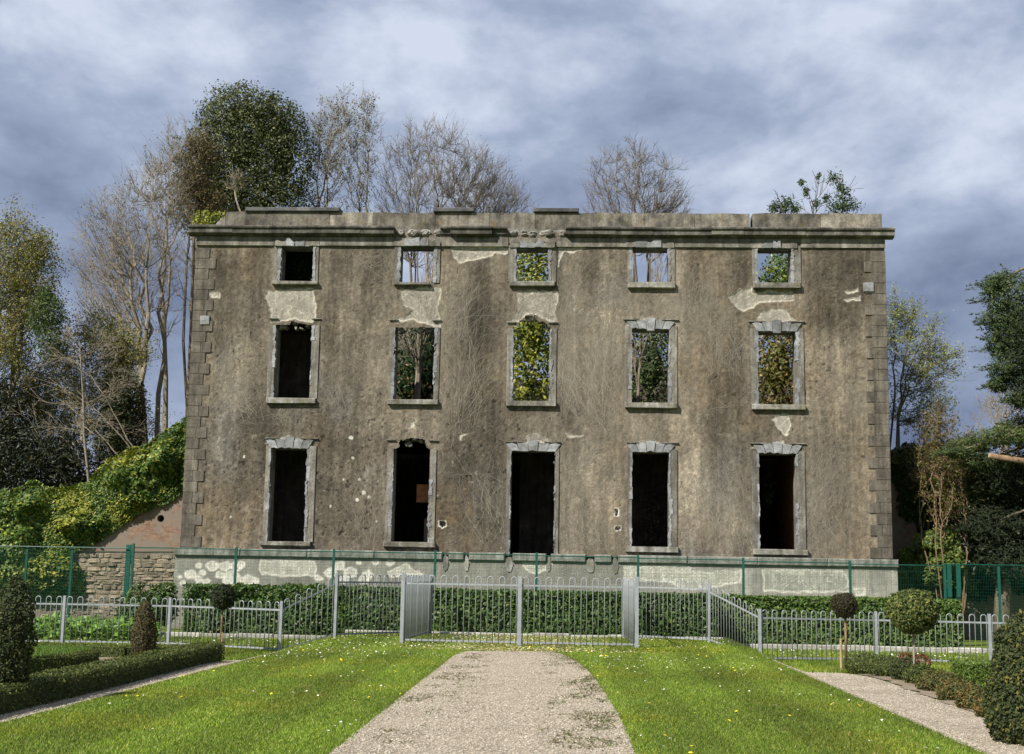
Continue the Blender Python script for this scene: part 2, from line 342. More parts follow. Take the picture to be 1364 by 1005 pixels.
# --- branching wood
def grow(starts, g, levels, kids, ratio, angle, wob, tropism, taper=0.35, minr=0.008, segl=0.5, first=0.3, rkid=0.55):
    """starts: (pos, dir, length, radius). Returns arrays p0,p1,r0,r1"""
    out = []; stack = [(np.array(p, float), np.array(d, float)/np.linalg.norm(d), L, r, 0) for p, d, L, r in starts]
    while stack:
        p, d, L, r, lv = stack.pop()
        ns = max(2, min(9, int(L/segl))) if lv < levels else max(2, min(4, int(L/segl)))
        step = L/ns; rc = r; nk = kids[min(lv, len(kids)-1)] if lv < levels else 0
        pos = np.sort(g.uniform(first if lv == 0 else 0.12, 0.98, nk)); ki = 0
        for i in range(ns):
            d = d+g.normal(0, wob, 3)+np.array([0, 0, tropism[min(lv, len(tropism)-1)]]); d /= np.linalg.norm(d)
            q = p+d*step; rn = max(minr*0.7, r*(1-(1-taper)*(i+1)/ns)); out.append((p, q, rc, rn))
            while ki < nk and pos[ki] <= (i+1)/ns:
                t = pos[ki]; ki += 1; a = rad(angle[min(lv, len(angle)-1)])*g.uniform(0.6, 1.35)
                o = g.normal(0, 1, 3); o -= d*(o@d); o /= np.linalg.norm(o)
                cd = d*math.cos(a)+o*math.sin(a)
                stack.append((p+(q-p)*g.uniform(0, 1), cd, L*ratio[min(lv, len(ratio)-1)]*(1.15-0.6*t)*g.uniform(0.7, 1.2), max(minr, rn*rkid), lv+1))
            p = q; rc = rn
    a = np.array([(*x[0], *x[1], x[2], x[3]) for x in out]); return a[:, :3], a[:, 3:6], a[:, 6], a[:, 7]
def tubes_mesh(name, P0, P1, R0, R1, mat, parent):
    d = P1-P0; d /= np.linalg.norm(d, axis=1, keepdims=True)+1e-9
    ref = np.where(np.abs(d[:, 2:3]) < 0.9, np.array([[0, 0, 1.0]]), np.array([[1.0, 0, 0]]))
    a = np.cross(d, ref); a /= np.linalg.norm(a, axis=1, keepdims=True); b = np.cross(d, a)
    Vs = []; Fs = []; n = 0
    for sel, k in ((R0 > 0.05, 7), (R0 <= 0.05, 3)):
        if not sel.any(): continue
        m = sel.sum(); th = 2*np.pi*np.arange(k)/k
        ring = lambda P, R: P[:, None, :]+(a[sel][:, None, :]*np.cos(th)[None, :, None]+b[sel][:, None, :]*np.sin(th)[None, :, None])*R[:, None, None]
        V = np.concatenate([ring(P0[sel]-d[sel]*R0[sel][:, None]*0.3, R0[sel]), ring(P1[sel], R1[sel])], 1).reshape(-1, 3)
        base = (np.arange(m)*2*k)[:, None, None]; q = np.arange(k)
        F = np.stack([q, (q+1) % k, k+(q+1) % k, k+q], 1)[None]+base
        Vs.append(V); Fs.append(F.reshape(-1, 4)+n); n += len(V)
    return mesh_np(name, np.concatenate(Vs), [np.concatenate(Fs)], M[mat], parent)
def fit_box(P0, P1, base, x0, x1, ztop, depth=None):
    """scale a grown tree so that it fills the measured width and height above its base"""
    zmax = np.percentile(P1[:, 2], 99.8)-base[2]; sz = (ztop-base[2])/zmax
    lo, hi = np.percentile(P1[:, 0], 0.5)-base[0], np.percentile(P1[:, 0], 99.5)-base[0]
    def tr(P):
        Q = P-base; q = Q.copy(); q[:, 2] = Q[:, 2]*sz
        sl, sr = max(0.2, (base[0]-x0)/max(0.1, -lo)), max(0.2, (x1-base[0])/max(0.1, hi)); q[:, 0] = np.where(Q[:, 0] < 0, Q[:, 0]*sl, Q[:, 0]*sr)
        q[:, 1] = Q[:, 1]*(sl+sr)*0.5; return q+base
    return tr(P0), tr(P1)

# ------------------------------------------------------------------ ground
LX0, LX1 = -4.34, 5.48            # the lawn's two long edges
def zside(Y): return -0.10-0.20*sstep(-19.0, -13.0, np.asarray(Y, float))
def zground(X, Y):
    X = np.asarray(X, float); Y = np.asarray(Y, float)
    out = np.maximum(np.maximum(LX0-X, X-LX1), 0); return zside(Y)*sstep(0.02, 0.45, out)
def make_ground():
    xs = np.concatenate([[-900, -300, -120, -60, -35], np.arange(-22, -6, 1.0), np.arange(-6, -4, 0.12), np.arange(-3.5, 5, 1.0), np.arange(5.2, 7.2, 0.12), np.arange(8, 23, 1.0), [35, 60, 120, 300, 900]])
    ys = np.concatenate([[-900, -300, -120, -60], np.arange(-50, 30, 1.0), [45, 80, 160, 400, 1200]])
    X, Y = np.meshgrid(xs, ys); Z = zground(X, Y); nx = len(xs); ny = len(ys)
    i = (np.arange(ny-1)[:, None]*nx+np.arange(nx-1)[None]).ravel(); F = np.stack([i, i+1, i+nx+1, i+nx], 1)
    struct(mesh_np('ground', np.stack([X.ravel(), Y.ravel(), Z.ravel()], 1), F, M['ground'], smooth=True))
make_ground()
def sheet(name, poly, mat, dz, g, jit=0.03, sub=0.25):
    """ground sheet: outline resampled and roughened, lies dz above the ground"""
    pts = []
    for k in range(len(poly)):
        a, b = np.array(poly[k], float), np.array(poly[(k+1) % len(poly)], float); n = max(1, int(np.linalg.norm(b-a)/sub))
        for q in range(n): pts.append(a+(b-a)*q/n+g.normal(0, jit, 2))
    pts = np.array(pts); z = zground(pts[:, 0], pts[:, 1])+dz
    return struct(mesh_np(name, np.column_stack([pts, z]), [np.arange(len(pts))[None]], M[mat]))
PATH = [(-0.66, -48), (2.2, -48)]+[tuple(gr(x, y)[:2]) for x, y in ((846, 1005), (836, 978), (822, 950), (803, 920), (783, 894), (765, 879), (745, 871), (735, 868.5), (680, 867.5), (622, 868), (606, 873), (590, 886), (560, 909), (520, 941), (480, 973), (440, 1005))]
sheet('gravel_path', PATH, 'gravel', 0.006, rng(1), 0.016, 0.2)
def strip(name, x0, x1, y0, y1, g, n=60):
    ys = np.linspace(y0, y1, n); V = []; F = []
    for k, y in enumerate(ys):
        xs = np.linspace(x0, x1, 12); xs[0] += g.normal(0, 0.012); xs[-1] += g.normal(0, 0.03)
        for x in xs: V.append((x, y, float(zground(x, y))+0.006))
        if k:
            for q in range(11): b = 12*k+q; F.append((b-12, b-11, b+1, b))
    return struct(mesh_np(name, np.array(V), np.array(F), M['gravel']))
strip('garden_path', LX0-1.0, LX0-0.02, -48, -15.6, rng(2))
strip('garden_path', LX1+0.02, LX1+1.42, -48, -13.6, rng(3))
sheet('bare_soil_bed', [(LX0-4.6, -21.5), (LX0-2.0, -21.5), (LX0-1.4, -16.5), (LX0-3.6, -15.2)], 'soil', 0.018, rng(4), 0.06)
sheet('bare_soil_bed', [(6.85, -27), (9.8, -27), (10.0, -16.2), (6.95, -16.2)], 'soil', 0.018, rng(5), 0.06)

# ------------------------------------------------------------------ ruined mansion
H = empty('ruined_mansion', (0, 0, 0)); tag(H, 'roofless three storey grey rendered mansion shell with empty window openings', 'house')
XL, XR, ZB, ZT = -11.44, 11.56, 2.2, 12.95
# openings measured in photograph pixels: left,right,top,bottom | surround left,right | sill left,right,top,bottom | lintel top
OPN = {
 (3, 0): ((374, 416.6, 329, 375.5), (364, 424), (363, 424, 375.5, 381.5), 318), (3, 1): ((533, 578, 329, 377), (525, 586), (525, 573, 377, 381.5), 316),
 (3, 2): ((687.5, 730.7, 331, 376), (677, 741), (679, 739, 376, 384.5), 319), (3, 3): ((842, 890, 331, 377), (836, 899), (836, 899, 377, 387.5), 321),
 (3, 4): ((1009, 1054, 331.6, 377.5), (1002, 1066.6), (1003, 1065.7, 377.5, 387.5), 322),
 (2, 0): ((366, 413.6, 434, 531), (357, 424), (355, 421, 531, 541), 426), (2, 1): ((525.6, 578, 437, 533), (518, 585), (517, 584, 533, 542), 428),
 (2, 2): ((683, 732, 438.5, 534.6), (675, 741), (674, 741, 534.6, 544.5), 431), (2, 3): ((842, 891, 439, 537), (832, 902), (832, 902, 537, 547), 429),
 (2, 4): ((1010, 1060.6, 442, 539.7), (999.5, 1071), (1001, 1072.5, 539.7, 549.5), 431.5),
 (1, 0): ((358.5, 407, 598, 721.6), (352, 419), (347, 414, 721.6, 729.6), 587), (1, 1): ((523, 571, 599, 722.4), (514, 580), (511, 580, 722.4, 732), 588),
 (1, 2): ((680, 738, 601.6, 741), (674, 744), None, 592), (1, 3): ((842, 891, 603, 728.4), (836, 902), (833.6, 903.4, 728.4, 739), 593),
 (1, 4): ((1011.7, 1061.5, 605, 732), (1001.6, 1072.8), (1003, 1076, 732, 743), 594)}
def wz(px, yt, yb): return at(px, yt)[2], at(px, yb)[2]
OW = {}
for k, ((a, b, t, c), (sa, sb), sl, lt) in OPN.items():
    m_ = (a+b)/2; my = (t+c)/2
    OW[k] = dict(x0=at(a, my)[0], x1=at(b, my)[0], zt=at(m_, t)[2], zb=at(m_, c)[2], sx0=at(sa, my)[0], sx1=at(sb, my)[0], lt=at(m_, lt)[2],
                 sill=None if sl is None else (at(sl[0], sl[2])[0], at(sl[1], sl[2])[0], at(m_, sl[3])[2], at(m_, sl[2])[2]))
Z1 = lambda ox, oy, sc: (lambda *pts: [FX(ox+x/sc, oy+y/sc) for x, y in pts])
z1 = Z1(230, 260, 3.349); z2 = Z1(580, 260, 3.35); z3 = Z1(880, 260, 3.35); z4 = Z1(230, 540, 3.497); z5 = Z1(580, 540, 3.865); z6 = Z1(880, 540, 3.865)
# ragged heads where lintel stones have dropped out
HEADS = {(2, 0): z1((455, 600), (455, 590), (470, 578), (520, 578), (524, 566), (560, 570), (600, 578), (616, 592), (616, 600)),
         (2, 1): z1((988, 600), (988, 592), (1030, 590), (1075, 594), (1110, 588), (1165, 596), (1165, 600)),
         (2, 2): z2((340, 610), (345, 585), (370, 578), (372, 560), (398, 556), (400, 540), (452, 538), (456, 556), (492, 566), (494, 582), (512, 590), (512, 610)),
         (1, 1): z4((1030, 215), (1030, 203), (1056, 198), (1056, 165), (1085, 158), (1130, 152), (1178, 162), (1186, 198), (1198, 203), (1198, 215))}
HOLES = [z5((20, 600), (48, 600), (50, 620), (35, 628), (22, 618)), z5((926, 536), (938, 536), (940, 566), (928, 568)), z5((928, 625), (952, 627), (950, 640), (930, 642))]
PATCH = [z1((420, 422), (520, 417), (625, 417), (632, 480), (628, 560), (540, 550), (435, 565), (425, 490), (413, 460)),
 z1((1015, 420), (1190, 415), (1188, 590), (1100, 560), (980, 565), (1040, 540), (1075, 515), (1040, 500), (1020, 460)),
 z2((72, 232), (325, 232), (320, 258), (240, 268), (190, 288), (110, 305), (80, 280)),
 z2((375, 430), (545, 430), (548, 480), (535, 520), (545, 575), (510, 580), (495, 560), (455, 535), (400, 530), (370, 560), (320, 575), (355, 520), (370, 480)),
 z2((540, 235), (680, 235), (640, 250), (580, 250), (550, 290), (540, 330), (534, 300)),
 z3((312, 455), (345, 425), (405, 403), (415, 432), (590, 432), (595, 470), (430, 478), (415, 505), (370, 513), (325, 490)),
 z3((440, 525), (480, 512), (545, 500), (575, 535), (605, 575), (435, 575)), z1((165, 430), (200, 424), (218, 440), (215, 457), (170, 455)),
 z6((580, 60), (630, 45), (665, 70), (670, 110), (650, 150), (625, 140), (600, 100)), z5((455, 200), (465, 165), (510, 140), (570, 165), (575, 205)),
 z5((125, 145), (170, 148), (150, 165), (135, 185)), z5((675, 152), (760, 154), (745, 164), (700, 164)), z4((1095, 82), (1122, 82), (1125, 100), (1100, 104)),
 z3((830, 425), (880, 415), (885, 430), (840, 435)), z3((820, 460), (895, 452), (900, 468), (830, 474)), z4((485, 150), (530, 138), (570, 150), (660, 165), (560, 162), (430, 168)),
 z6((460, 218), (570, 195), (630, 190), (640, 210), (540, 216)), z5((975, 205), (1070, 185), (1150, 180), (1165, 205), (1060, 205)), z2((845, 572), (930, 548), (990, 548), (1078, 572))]
WHITE = [(830, 152, 9), (840, 245, 6), (795, 345, 5), (868, 347, 6), (890, 407, 9), (915, 428, 6), (860, 440, 7), (735, 470, 5), (950, 540, 4), (332, 240, 5), (270, 520, 5)]
STAIN = [ # photo px centre, radii, brightness factor
 (500, 350, 45, 50, .86), (455, 460, 60, 60, .92), (640, 430, 34, 110, .68), (655, 620, 55, 130, .76), (600, 620, 25, 110, .85), (450, 640, 55, 100, .86), (310, 400, 45, 60, .92), (1115, 350, 60, 50, .74),
 (1110, 420, 40, 40, .8), (975, 500, 22, 90, .8), (990, 640, 16, 90, .85), (770, 360, 40, 40, .84), (985, 380, 30, 60, .9), (300, 650, 45, 90, .86), (340, 560, 60, 30, .9), (760, 560, 60, 30, .88), (1100, 620, 40, 70, .9),
 (1090, 700, 60, 40, .88), (560, 380, 14, 50, 1.1), (596, 420, 18, 90, 1.25), (940, 660, 45, 80, 1.42), (905, 620, 24, 130, 1.2), (1125, 500, 46, 70, 1.22), (790, 650, 40, 90, 1.2), (770, 450, 45, 70, 1.08), (320, 490, 50, 45, 1.12),
 (940, 430, 40, 70, 1.15), (870, 570, 40, 25, 1.12), (500, 490, 30, 40, 1.1), (1000, 420, 20, 40, 1.1), (1140, 640, 25, 90, 1.12), (470, 560, 80, 18, 1.12), (790, 440, 40, 100, 1.18), (815, 660, 45, 70, 1.15), (700, 330, 40, 20, .85), (535, 480, 10, 60, 1.15), (300, 350, 40, 30, .85), (450, 345, 20, 20, .88), (355, 640, 20, 100, .9), (655, 485, 22, 22, 1.15), (380, 480, 90, 40, 1.05)]
def pip(poly, X, Z):
    r = np.zeros(X.shape, bool); n = len(poly)
    for i in range(n):
        (xa, za), (xb, zb) = poly[i], poly[(i+1) % n]; c = ((za > Z) != (zb > Z))
        with np.errstate(divide='ignore', invalid='ignore'): xx = (xb-xa)*(Z-za)/(zb-za)+xa
        r ^= c & (X < xx)
    return r
def pdist(poly, X, Z):
    d = np.full(X.shape, 9.0); n = len(poly)
    for i in range(n):
        (xa, za), (xb, zb) = poly[i], poly[(i+1) % n]; ux, uz = xb-xa, zb-za; l2 = ux*ux+uz*uz+1e-9
        t = np.clip(((X-xa)*ux+(Z-za)*uz)/l2, 0, 1); d = np.minimum(d, np.hypot(X-xa-t*ux, Z-za-t*uz))
    return d
def patch_apply(poly, X, Z, col, Yd, g, base, rimc, depth=0.028, wob=0.13, seed=3):
    xs = [p[0] for p in poly]; zs = [p[1] for p in poly]
    sel = (X > min(xs)-.3) & (X < max(xs)+.3) & (Z > min(zs)-.3) & (Z < max(zs)+.3)
    if not sel.any(): return
    x, z = X[sel], Z[sel]; wx = x+(n2d(x, z, 4, 4, 3, seed)-.5)*wob*2; wz_ = z+(n2d(x, z, 4, 4, 3, seed+9)-.5)*wob*2
    ins = pip(poly, wx, wz_); dd = pdist(poly, wx, wz_); sd_ = np.where(ins, dd, -dd)
    m = sstep(-0.012, 0.012, sd_)[:, None]; rim = np.exp(-((sd_-0.015)/0.028)**2)[:, None]
    t = n2d(x, z, 5, 5, 4, seed+4)[:, None]; vein = np.abs(n2d(x, z, 6, 6, 3, seed+6)-.5)[:, None]
    c = np.asarray(base)*(0.72+0.6*t); c = c*(1+0.5*(vein < 0.018))
    new = col[sel]*(1-m)+c*m; new = new*(1-0.75*rim)+np.asarray(rimc)*0.75*rim; col[sel] = new; Yd[sel] += depth*m[:, 0]
def front_wall():
    g = rng(11); dx = 0.03
    nx = int((XR-XL)/dx)+1; nz = int((ZT-ZB)/dx)+1
    X, Z = np.meshgrid(np.linspace(XL, XR, nx), np.linspace(ZB, ZT, nz)); X = X.ravel(); Z = Z.ravel()
    base = np.array([0.160, 0.136, 0.101])
    big = n2d(X, Z, 0.35, 0.3, 4, 1); mid = n2d(X, Z, 1.6, 1.2, 5, 2, 0.6); fine = n2d(X, Z, 9, 9, 3, 3, 0.7); stk = n2d(X, Z, 5, 0.35, 5, 4, 0.6)
    run = n2d(X, Z, 1.5, 0.16, 4, 6, 0.6); vf = n2d(X, Z, 17, 15, 2, 7, 0.8); stk2 = n2d(X, Z, 11, 0.9, 3, 8, 0.6); f = (0.60+0.8*big)*(0.50+1.0*mid)*(0.52+0.96*fine)*(0.55+0.90*stk)*(0.45+1.1*run)*(0.60+0.8*vf)*(0.72+0.56*stk2)
    for px, py, rx, ry, k in STAIN:
        cx_, cz_ = FX(px, py); w = np.exp(-(((X-cx_)/(rx/40.6))**2+((Z-cz_)/(ry/40.6))**2)*(0.7+0.6*mid)*1.3); f = f*np.clip(1+(k-1)*w*2.0, 0.35, 2)
    col = base[None]*f[:, None]
    warm = sstep(0.5, 0.75, n2d(X, Z, 0.7, 0.5, 4, 21))[:, None]; col = col*(1+warm*np.array([0.05, -0.02, -0.10]))
    gry = sstep(0.52, 0.75, n2d(X, Z, 0.5, 0.4, 4, 22))[:, None]; col = col*(1-gry*np.array([0.08, 0.02, -0.10]))
    # rusty run marks under the middle sills and above the plinth
    for px, py, rx, ry in ((600, 700, 20, 40), (620, 690, 40, 55), (330, 705, 60, 30), (730, 700, 10, 40), (655, 480, 16, 18), (590, 340, 10, 40)):
        cx_, cz_ = FX(px, py); w = np.exp(-(((X-cx_)/(rx/40.6))**2+((Z-cz_)/(ry/40.6))**2))*sstep(0.5, 0.75, n2d(X, Z, 7, 3, 4, 25))*0.6; col = col*(1-w[:, None])+np.array([0.19, 0.13, 0.065])*w[:, None]
    # weather pits and pale lichen spots, denser on the lower left bays
    dens = 0.35+0.9*np.exp(-(((X+7)/5)**2+((Z-5)/3.0)**2))+0.5*np.exp(-(((X-9.5)/2.0)**2+((Z-8)/2.5)**2))+0.6*np.exp(-(((X+1.0)/1.3)**2+((Z-6)/3)**2))+.7*np.exp(-(((X+9.5)/1.5)**2+((Z-8.8)/1)**2))
    pit = vnoise(np.stack([X*11, Z*9, X*0+3], -1), 31); pit2 = vnoise(np.stack([X*19, Z*15, X*0+5], -1), 33); col = np.where((pit > 1-0.12*dens)[:, None], col*0.38, col); col = np.where((pit2 > 1-0.11*dens)[:, None], col*0.5, col)
    li = vnoise(np.stack([X*9, Z*9, X*0+8], -1), 37); ln = n2d(X, Z, 1.1, 1.1, 3, 38); col = np.where(((li > 1-0.085*dens) & (ln > 0.46))[:, None], col*0.5+np.array([0.26, 0.235, 0.185])*0.6, col)
    Yd = (n2d(X, Z, 0.8, 0.8, 3, 5)-.5)*0.05+(mid-.5)*0.022+(fine-.5)*0.016+(vf-.5)*0.010+(pit > 1-0.12*dens)*0.014
    Yd = Yd-Yd.min()
    for i, p in enumerate(PATCH): patch_apply(p, X, Z, col, Yd, g, (0.30, 0.278, 0.23), (0.54, 0.505, 0.42), seed=40+i)
    for px, py, r in WHITE:
        cx_, cz_ = FX(230+px/3.497, 540+py/3.497); d = np.hypot(X-cx_, Z-cz_)+(fine-.5)*0.03; col[d < r/3.497/40.6*1.1] = (0.55, 0.53, 0.47)
    for p in HOLES:
        d = pdist(p, X, Z); col[(d < 0.05)] = (0.55, 0.52, 0.45); Yd[pip(p, X, Z)] = 0.5; col[pip(p, X, Z)] = (0.05, 0.045, 0.04)
    # the dark border round every bare head where the render has torn off
    global WALLY; WALLY = (Yd.reshape(nz, nx), dx, nx, nz)
    V = np.stack([X, Yd, Z], 1)
    i = (np.arange(nz-1)[:, None]*nx+np.arange(nx-1)[None]).ravel(); F = np.stack([i, i+1, i+nx+1, i+nx], 1)
    cxm = V[F, 0].mean(1); czm = V[F, 2].mean(1); keep = np.ones(len(F), bool)
    for k, w in OW.items():
        keep &= ~((cxm > w['x0']-0.03) & (cxm < w['x1']+0.03) & (czm > w['zb']-(0.02 if w['sill'] else 0)) & (czm < w['zt']+0.02))
    for k, p in HEADS.items():
        keep &= ~pip(p, cxm+(n2d(cxm, czm, 6, 6, 3, 51)-.5)*0.10, czm+(n2d(cxm, czm, 6, 6, 3, 52)-.5)*0.10)
    F = F[keep]
    used = np.zeros(len(V), bool); used[F.ravel()] = True; idx = np.cumsum(used)-1
    o = mesh_np('front_wall', V[used], idx[F], M['wall'], H, vcol=col[used], smooth=True)
    o['label'] = 'stained grey brown cement rendered front wall'
    # stone backing of the wall: piers and spandrels between the openings (gives the wall its real thickness)
    mb = MB(); T0, T1 = 0.14, 0.72; eps = 0.05
    rows = {r: [OW[(r, b)] for b in range(5)] for r in (1, 2, 3)}
    bays = [(min(rows[r][b]['x0'] for r in rows)-eps, max(rows[r][b]['x1'] for r in rows)+eps) for b in range(5)]
    xs = [XL]+[v for b in bays for v in b]+[XR]
    for k in range(0, len(xs), 2): mb.box(xs[k], xs[k+1], T0, T1, 0.0, ZT)
    for b in range(5):
        zc = 0.0
        for r in (1, 2, 3):
            w = rows[r][b]; top = w['zt']+(0.55 if (r, b) in HEADS else 0.22)
            mb.box(bays[b][0]+.003, bays[b][1]-.003, T0+.003, T1-.003, zc, w['zb']-0.03); zc = top
        mb.box(bays[b][0]+.003, bays[b][1]-.003, T0+.003, T1-.003, zc, ZT)
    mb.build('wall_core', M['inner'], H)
front_wall()

def jag(x0, x1, z0, z1, g, side, amp=0.05, n=7):
    """stone outline with a chipped edge on one side"""
    zs = np.linspace(z0, z1, n); L_ = [(x0+(abs(g.normal(0, amp)) if side == 'l' else 0)*(0.3 if k in (0, n-1) else 1), z) for k, z in enumerate(zs)]
    R_ = [(x1-(abs(g.normal(0, amp)) if side == 'r' else 0)*(0.3 if k in (0, n-1) else 1), z) for k, z in enumerate(zs)]
    return R_+L_[::-1]
def surround(k):
    r, b = k; w = OW[k]; g = rng(100+r*10+b); rr = random.Random(r*10+b)
    x0, x1, zt, zb = w['x0'], w['x1'], w['zt'], w['zb']; e = 0.035
    rev = MB()    # reveal lining through the wall and the flat brown band round the opening
    for a, c in ((w['sx0'], x0-0.01), (x1+0.01, w['sx1'])):
        rev.box(a, c, -0.014, 0.20, zb, zt+(0.02 if k in HEADS else 0.10))
    rev.box(x0-0.09, x0-0.005, 0.205, 0.71, zb, zt+0.1); rev.box(x1+0.005, x1+0.09, 0.205, 0.71, zb, zt+0.1)
    if k not in HEADS: rev.box(x0-0.004, x1+0.004, 0.16, 0.715, zt+0.012, zt+0.14)
    rev.box(x0-0.004, x1+0.004, 0.16, 0.715, zb-0.12, zb-0.012)
    win = rev.build('window_surround' if k != (1, 2) else 'door_surround', M['limebrown'], H)
    nst = {1: 6, 2: 5, 3: 3}[r]
    thin = 0.045 if k == (1, 2) else 1.0
    for side, (xa, xb) in (('L', (x0, x0-1)), ('R', (x1, x1+1))):
        zz = np.linspace(zb, zt+0.0, nst+1); zz[1:-1] += g.normal(0, 0.05, nst-1)
        for q in range(nst):
            if r != 3 and g.random() < 0.22: continue
            wd = (0.11 if r == 3 else g.uniform(0.045, 0.14)) if thin == 1.0 else g.uniform(0.03, 0.08)
            inn = g.uniform(-0.015, 0.03); lo, hi = zz[q]+0.006, zz[q+1]-0.006; fy = -0.02-g.uniform(0, 0.018)
            if side == 'L':
                p = jag(x0-wd, x0+inn*0.7, lo, hi, g, 'l', 0.035)
                p2 = [(x+(g.normal(0, 0.012) if x > x0-0.04 else 0), z) for x, z in p]
            else:
                p = jag(x1-inn*0.7, x1+wd, lo, hi, g, 'r', 0.035); p2 = [(x+(g.normal(0, 0.012) if x < x1+0.04 else 0), z) for x, z in p]
            MB().prism(p2, fy, 0.24).build('jamb_stone', M['lime'], win)
    # head
    if r == 3:
        cx_ = (x0+x1)/2; n = 4; xs = np.linspace(x0-0.22, x1+0.2, n+1); xs[1:-1] += g.normal(0, 0.06, n-1)
        for q in range(n):
            m_ = 5; top = [(xs[q+1]-(xs[q+1]-xs[q])*t/(m_-1), zt+0.16+g.uniform(-0.05, 0.16)*(1 if 0 < q < n-1 else 0.3)) for t in range(m_)]
            bot = [(xs[q]+(xs[q+1]-xs[q])*t/(m_-1), zt+0.005+abs(g.normal(0, 0.012))) for t in range(m_)]
            MB().prism(bot+top, -0.04-g.uniform(0, 0.07), 0.3).build('lintel_stone', M['lime'] if q in (1, 2) else M['frieze'], win)
        if b in (0, 1, 2, 3, 4):   # slim dark iron lintel bar under the stones
            MB().box(x0-0.02, x1+0.02, 0.05, 0.14, zt-0.05, zt+0.008).build('iron_bar', M['slate'], win)
    elif k not in HEADS:
        lt = w['lt']; cx_ = (x0+x1)/2; n = 5; wq = (x1-x0)+0.34; xb = np.linspace(x0-0.02, x1+0.02, n+1); xt = np.linspace(cx_-wq/2-0.02, cx_+wq/2+0.02, n+1)
        for q in range(n):
            kk = 0.10 if q == 2 else (0.03 if q in (1, 3) else 0.0); chip = abs(g.normal(0, 0.03))
            p = [(xb[q]+0.006, zt-(0.05 if q == 2 and r == 2 else -0.004)+chip*0.3), ((xb[q]+xb[q+1])/2, zt+chip-(0.06 if q == 2 and r == 2 else 0)), (xb[q+1]-0.006, zt-(0.05 if q == 2 and r == 2 else -0.004)),
                 (xt[q+1]-0.006, lt+kk+g.normal(0, 0.01)), ((xt[q]+xt[q+1])/2, lt+kk+g.uniform(0, 0.05)), (xt[q]+0.006, lt+kk+g.normal(0, 0.01))]
            MB().prism(p, -0.03-(0.025 if q == 2 else 0)-g.uniform(0, 0.008), 0.26).build('keystone' if q == 2 else 'voussoir', M['lime'], win)
        for a, c in ((w['sx0']-0.05, cx_-0.36), (cx_+0.36, w['sx1']+0.05)): MB().box(a, c, -0.05, 0.1, lt+0.06, lt+0.085).build('hood_fillet', M['sill'], win)
    else:
        p = HEADS[k]    # broken brick and rubble core hanging in the torn head
        for q in range(7):
            t = g.uniform(0.1, 0.9); cx_ = x0+(x1-x0)*t; cz_ = max(z for x, z in p)-g.uniform(0.02, 0.2); s_ = g.uniform(0.07, 0.15)
            th = np.sort(g.uniform(0, 2*np.pi, 6)); MB().prism([(cx_+s_*math.cos(a), cz_+0.7*s_*math.sin(a)) for a in th], 0.12+g.uniform(0, 0.05), 0.5).build('core_stone', M['rough'], win)
        for sgn, xe in ((1, w['sx0']-0.03), (-1, w['sx1']+0.03)): MB().box(min(xe, xe+sgn*0.3), max(xe, xe+sgn*0.3), -0.04, 0.1, w['lt']+0.02, w['lt']+0.05).build('hood_fillet', M['sill'], win)
    if w['sill']:
        sx0, sx1, sz0, sz1 = w['sill']; n = 1 if r == 1 else 1; mb = MB()
        mb.bev(sx0, sx1, -0.12, 0.3, sz0+0.28*(sz1-sz0), sz1, 0.015, 0.02, rr); mb.build('sill', M['sill'], win)
    return win
for k in OPN: surround(k)

def quoins():
    g = rng(7); zc = 2.30
    zs = np.arange(zc, 12.36, 0.359); nq = len(zs)
    for side in (0, 1):
        for q in range(nq-1):
            L_ = (0.68 if q % 2 == 0 else 0.46)+g.normal(0, 0.012); z0, z1_ = zs[q]+0.004, zs[q+1]-0.004; pr = -0.004-g.uniform(0, 0.008)
            x0, x1 = (XL-0.012, XL+L_) if side == 0 else (XR-L_, XR+0.012)
            if q % 2 == 0 and g.random() < 0.7:
                xm = x0+(x1-x0)*(0.5+g.normal(0, 0.05)); segs = [(x0, xm-0.004), (xm+0.004, x1)]
            else: segs = [(x0, x1)]
            for a, b in segs: MB().bev(a, b, pr, 0.13, z0, z1_, 0.008, 0.004).build('quoin_block', M['quoin'], H)
    p = FX(1157, 383); MB().bev(p[0]-0.17, p[0]+0.16, -0.045, 0.1, p[1]-0.15, p[1]+0.15, 0.01).build('pale_quoin_block', M['lime'], H)
    p = FX(273, 427); MB().bev(p[0]-0.15, p[0]+0.16, -0.04, 0.1, p[1]-0.15, p[1]+0.15, 0.01).build('pale_quoin_block', M['lime'], H)
quoins()

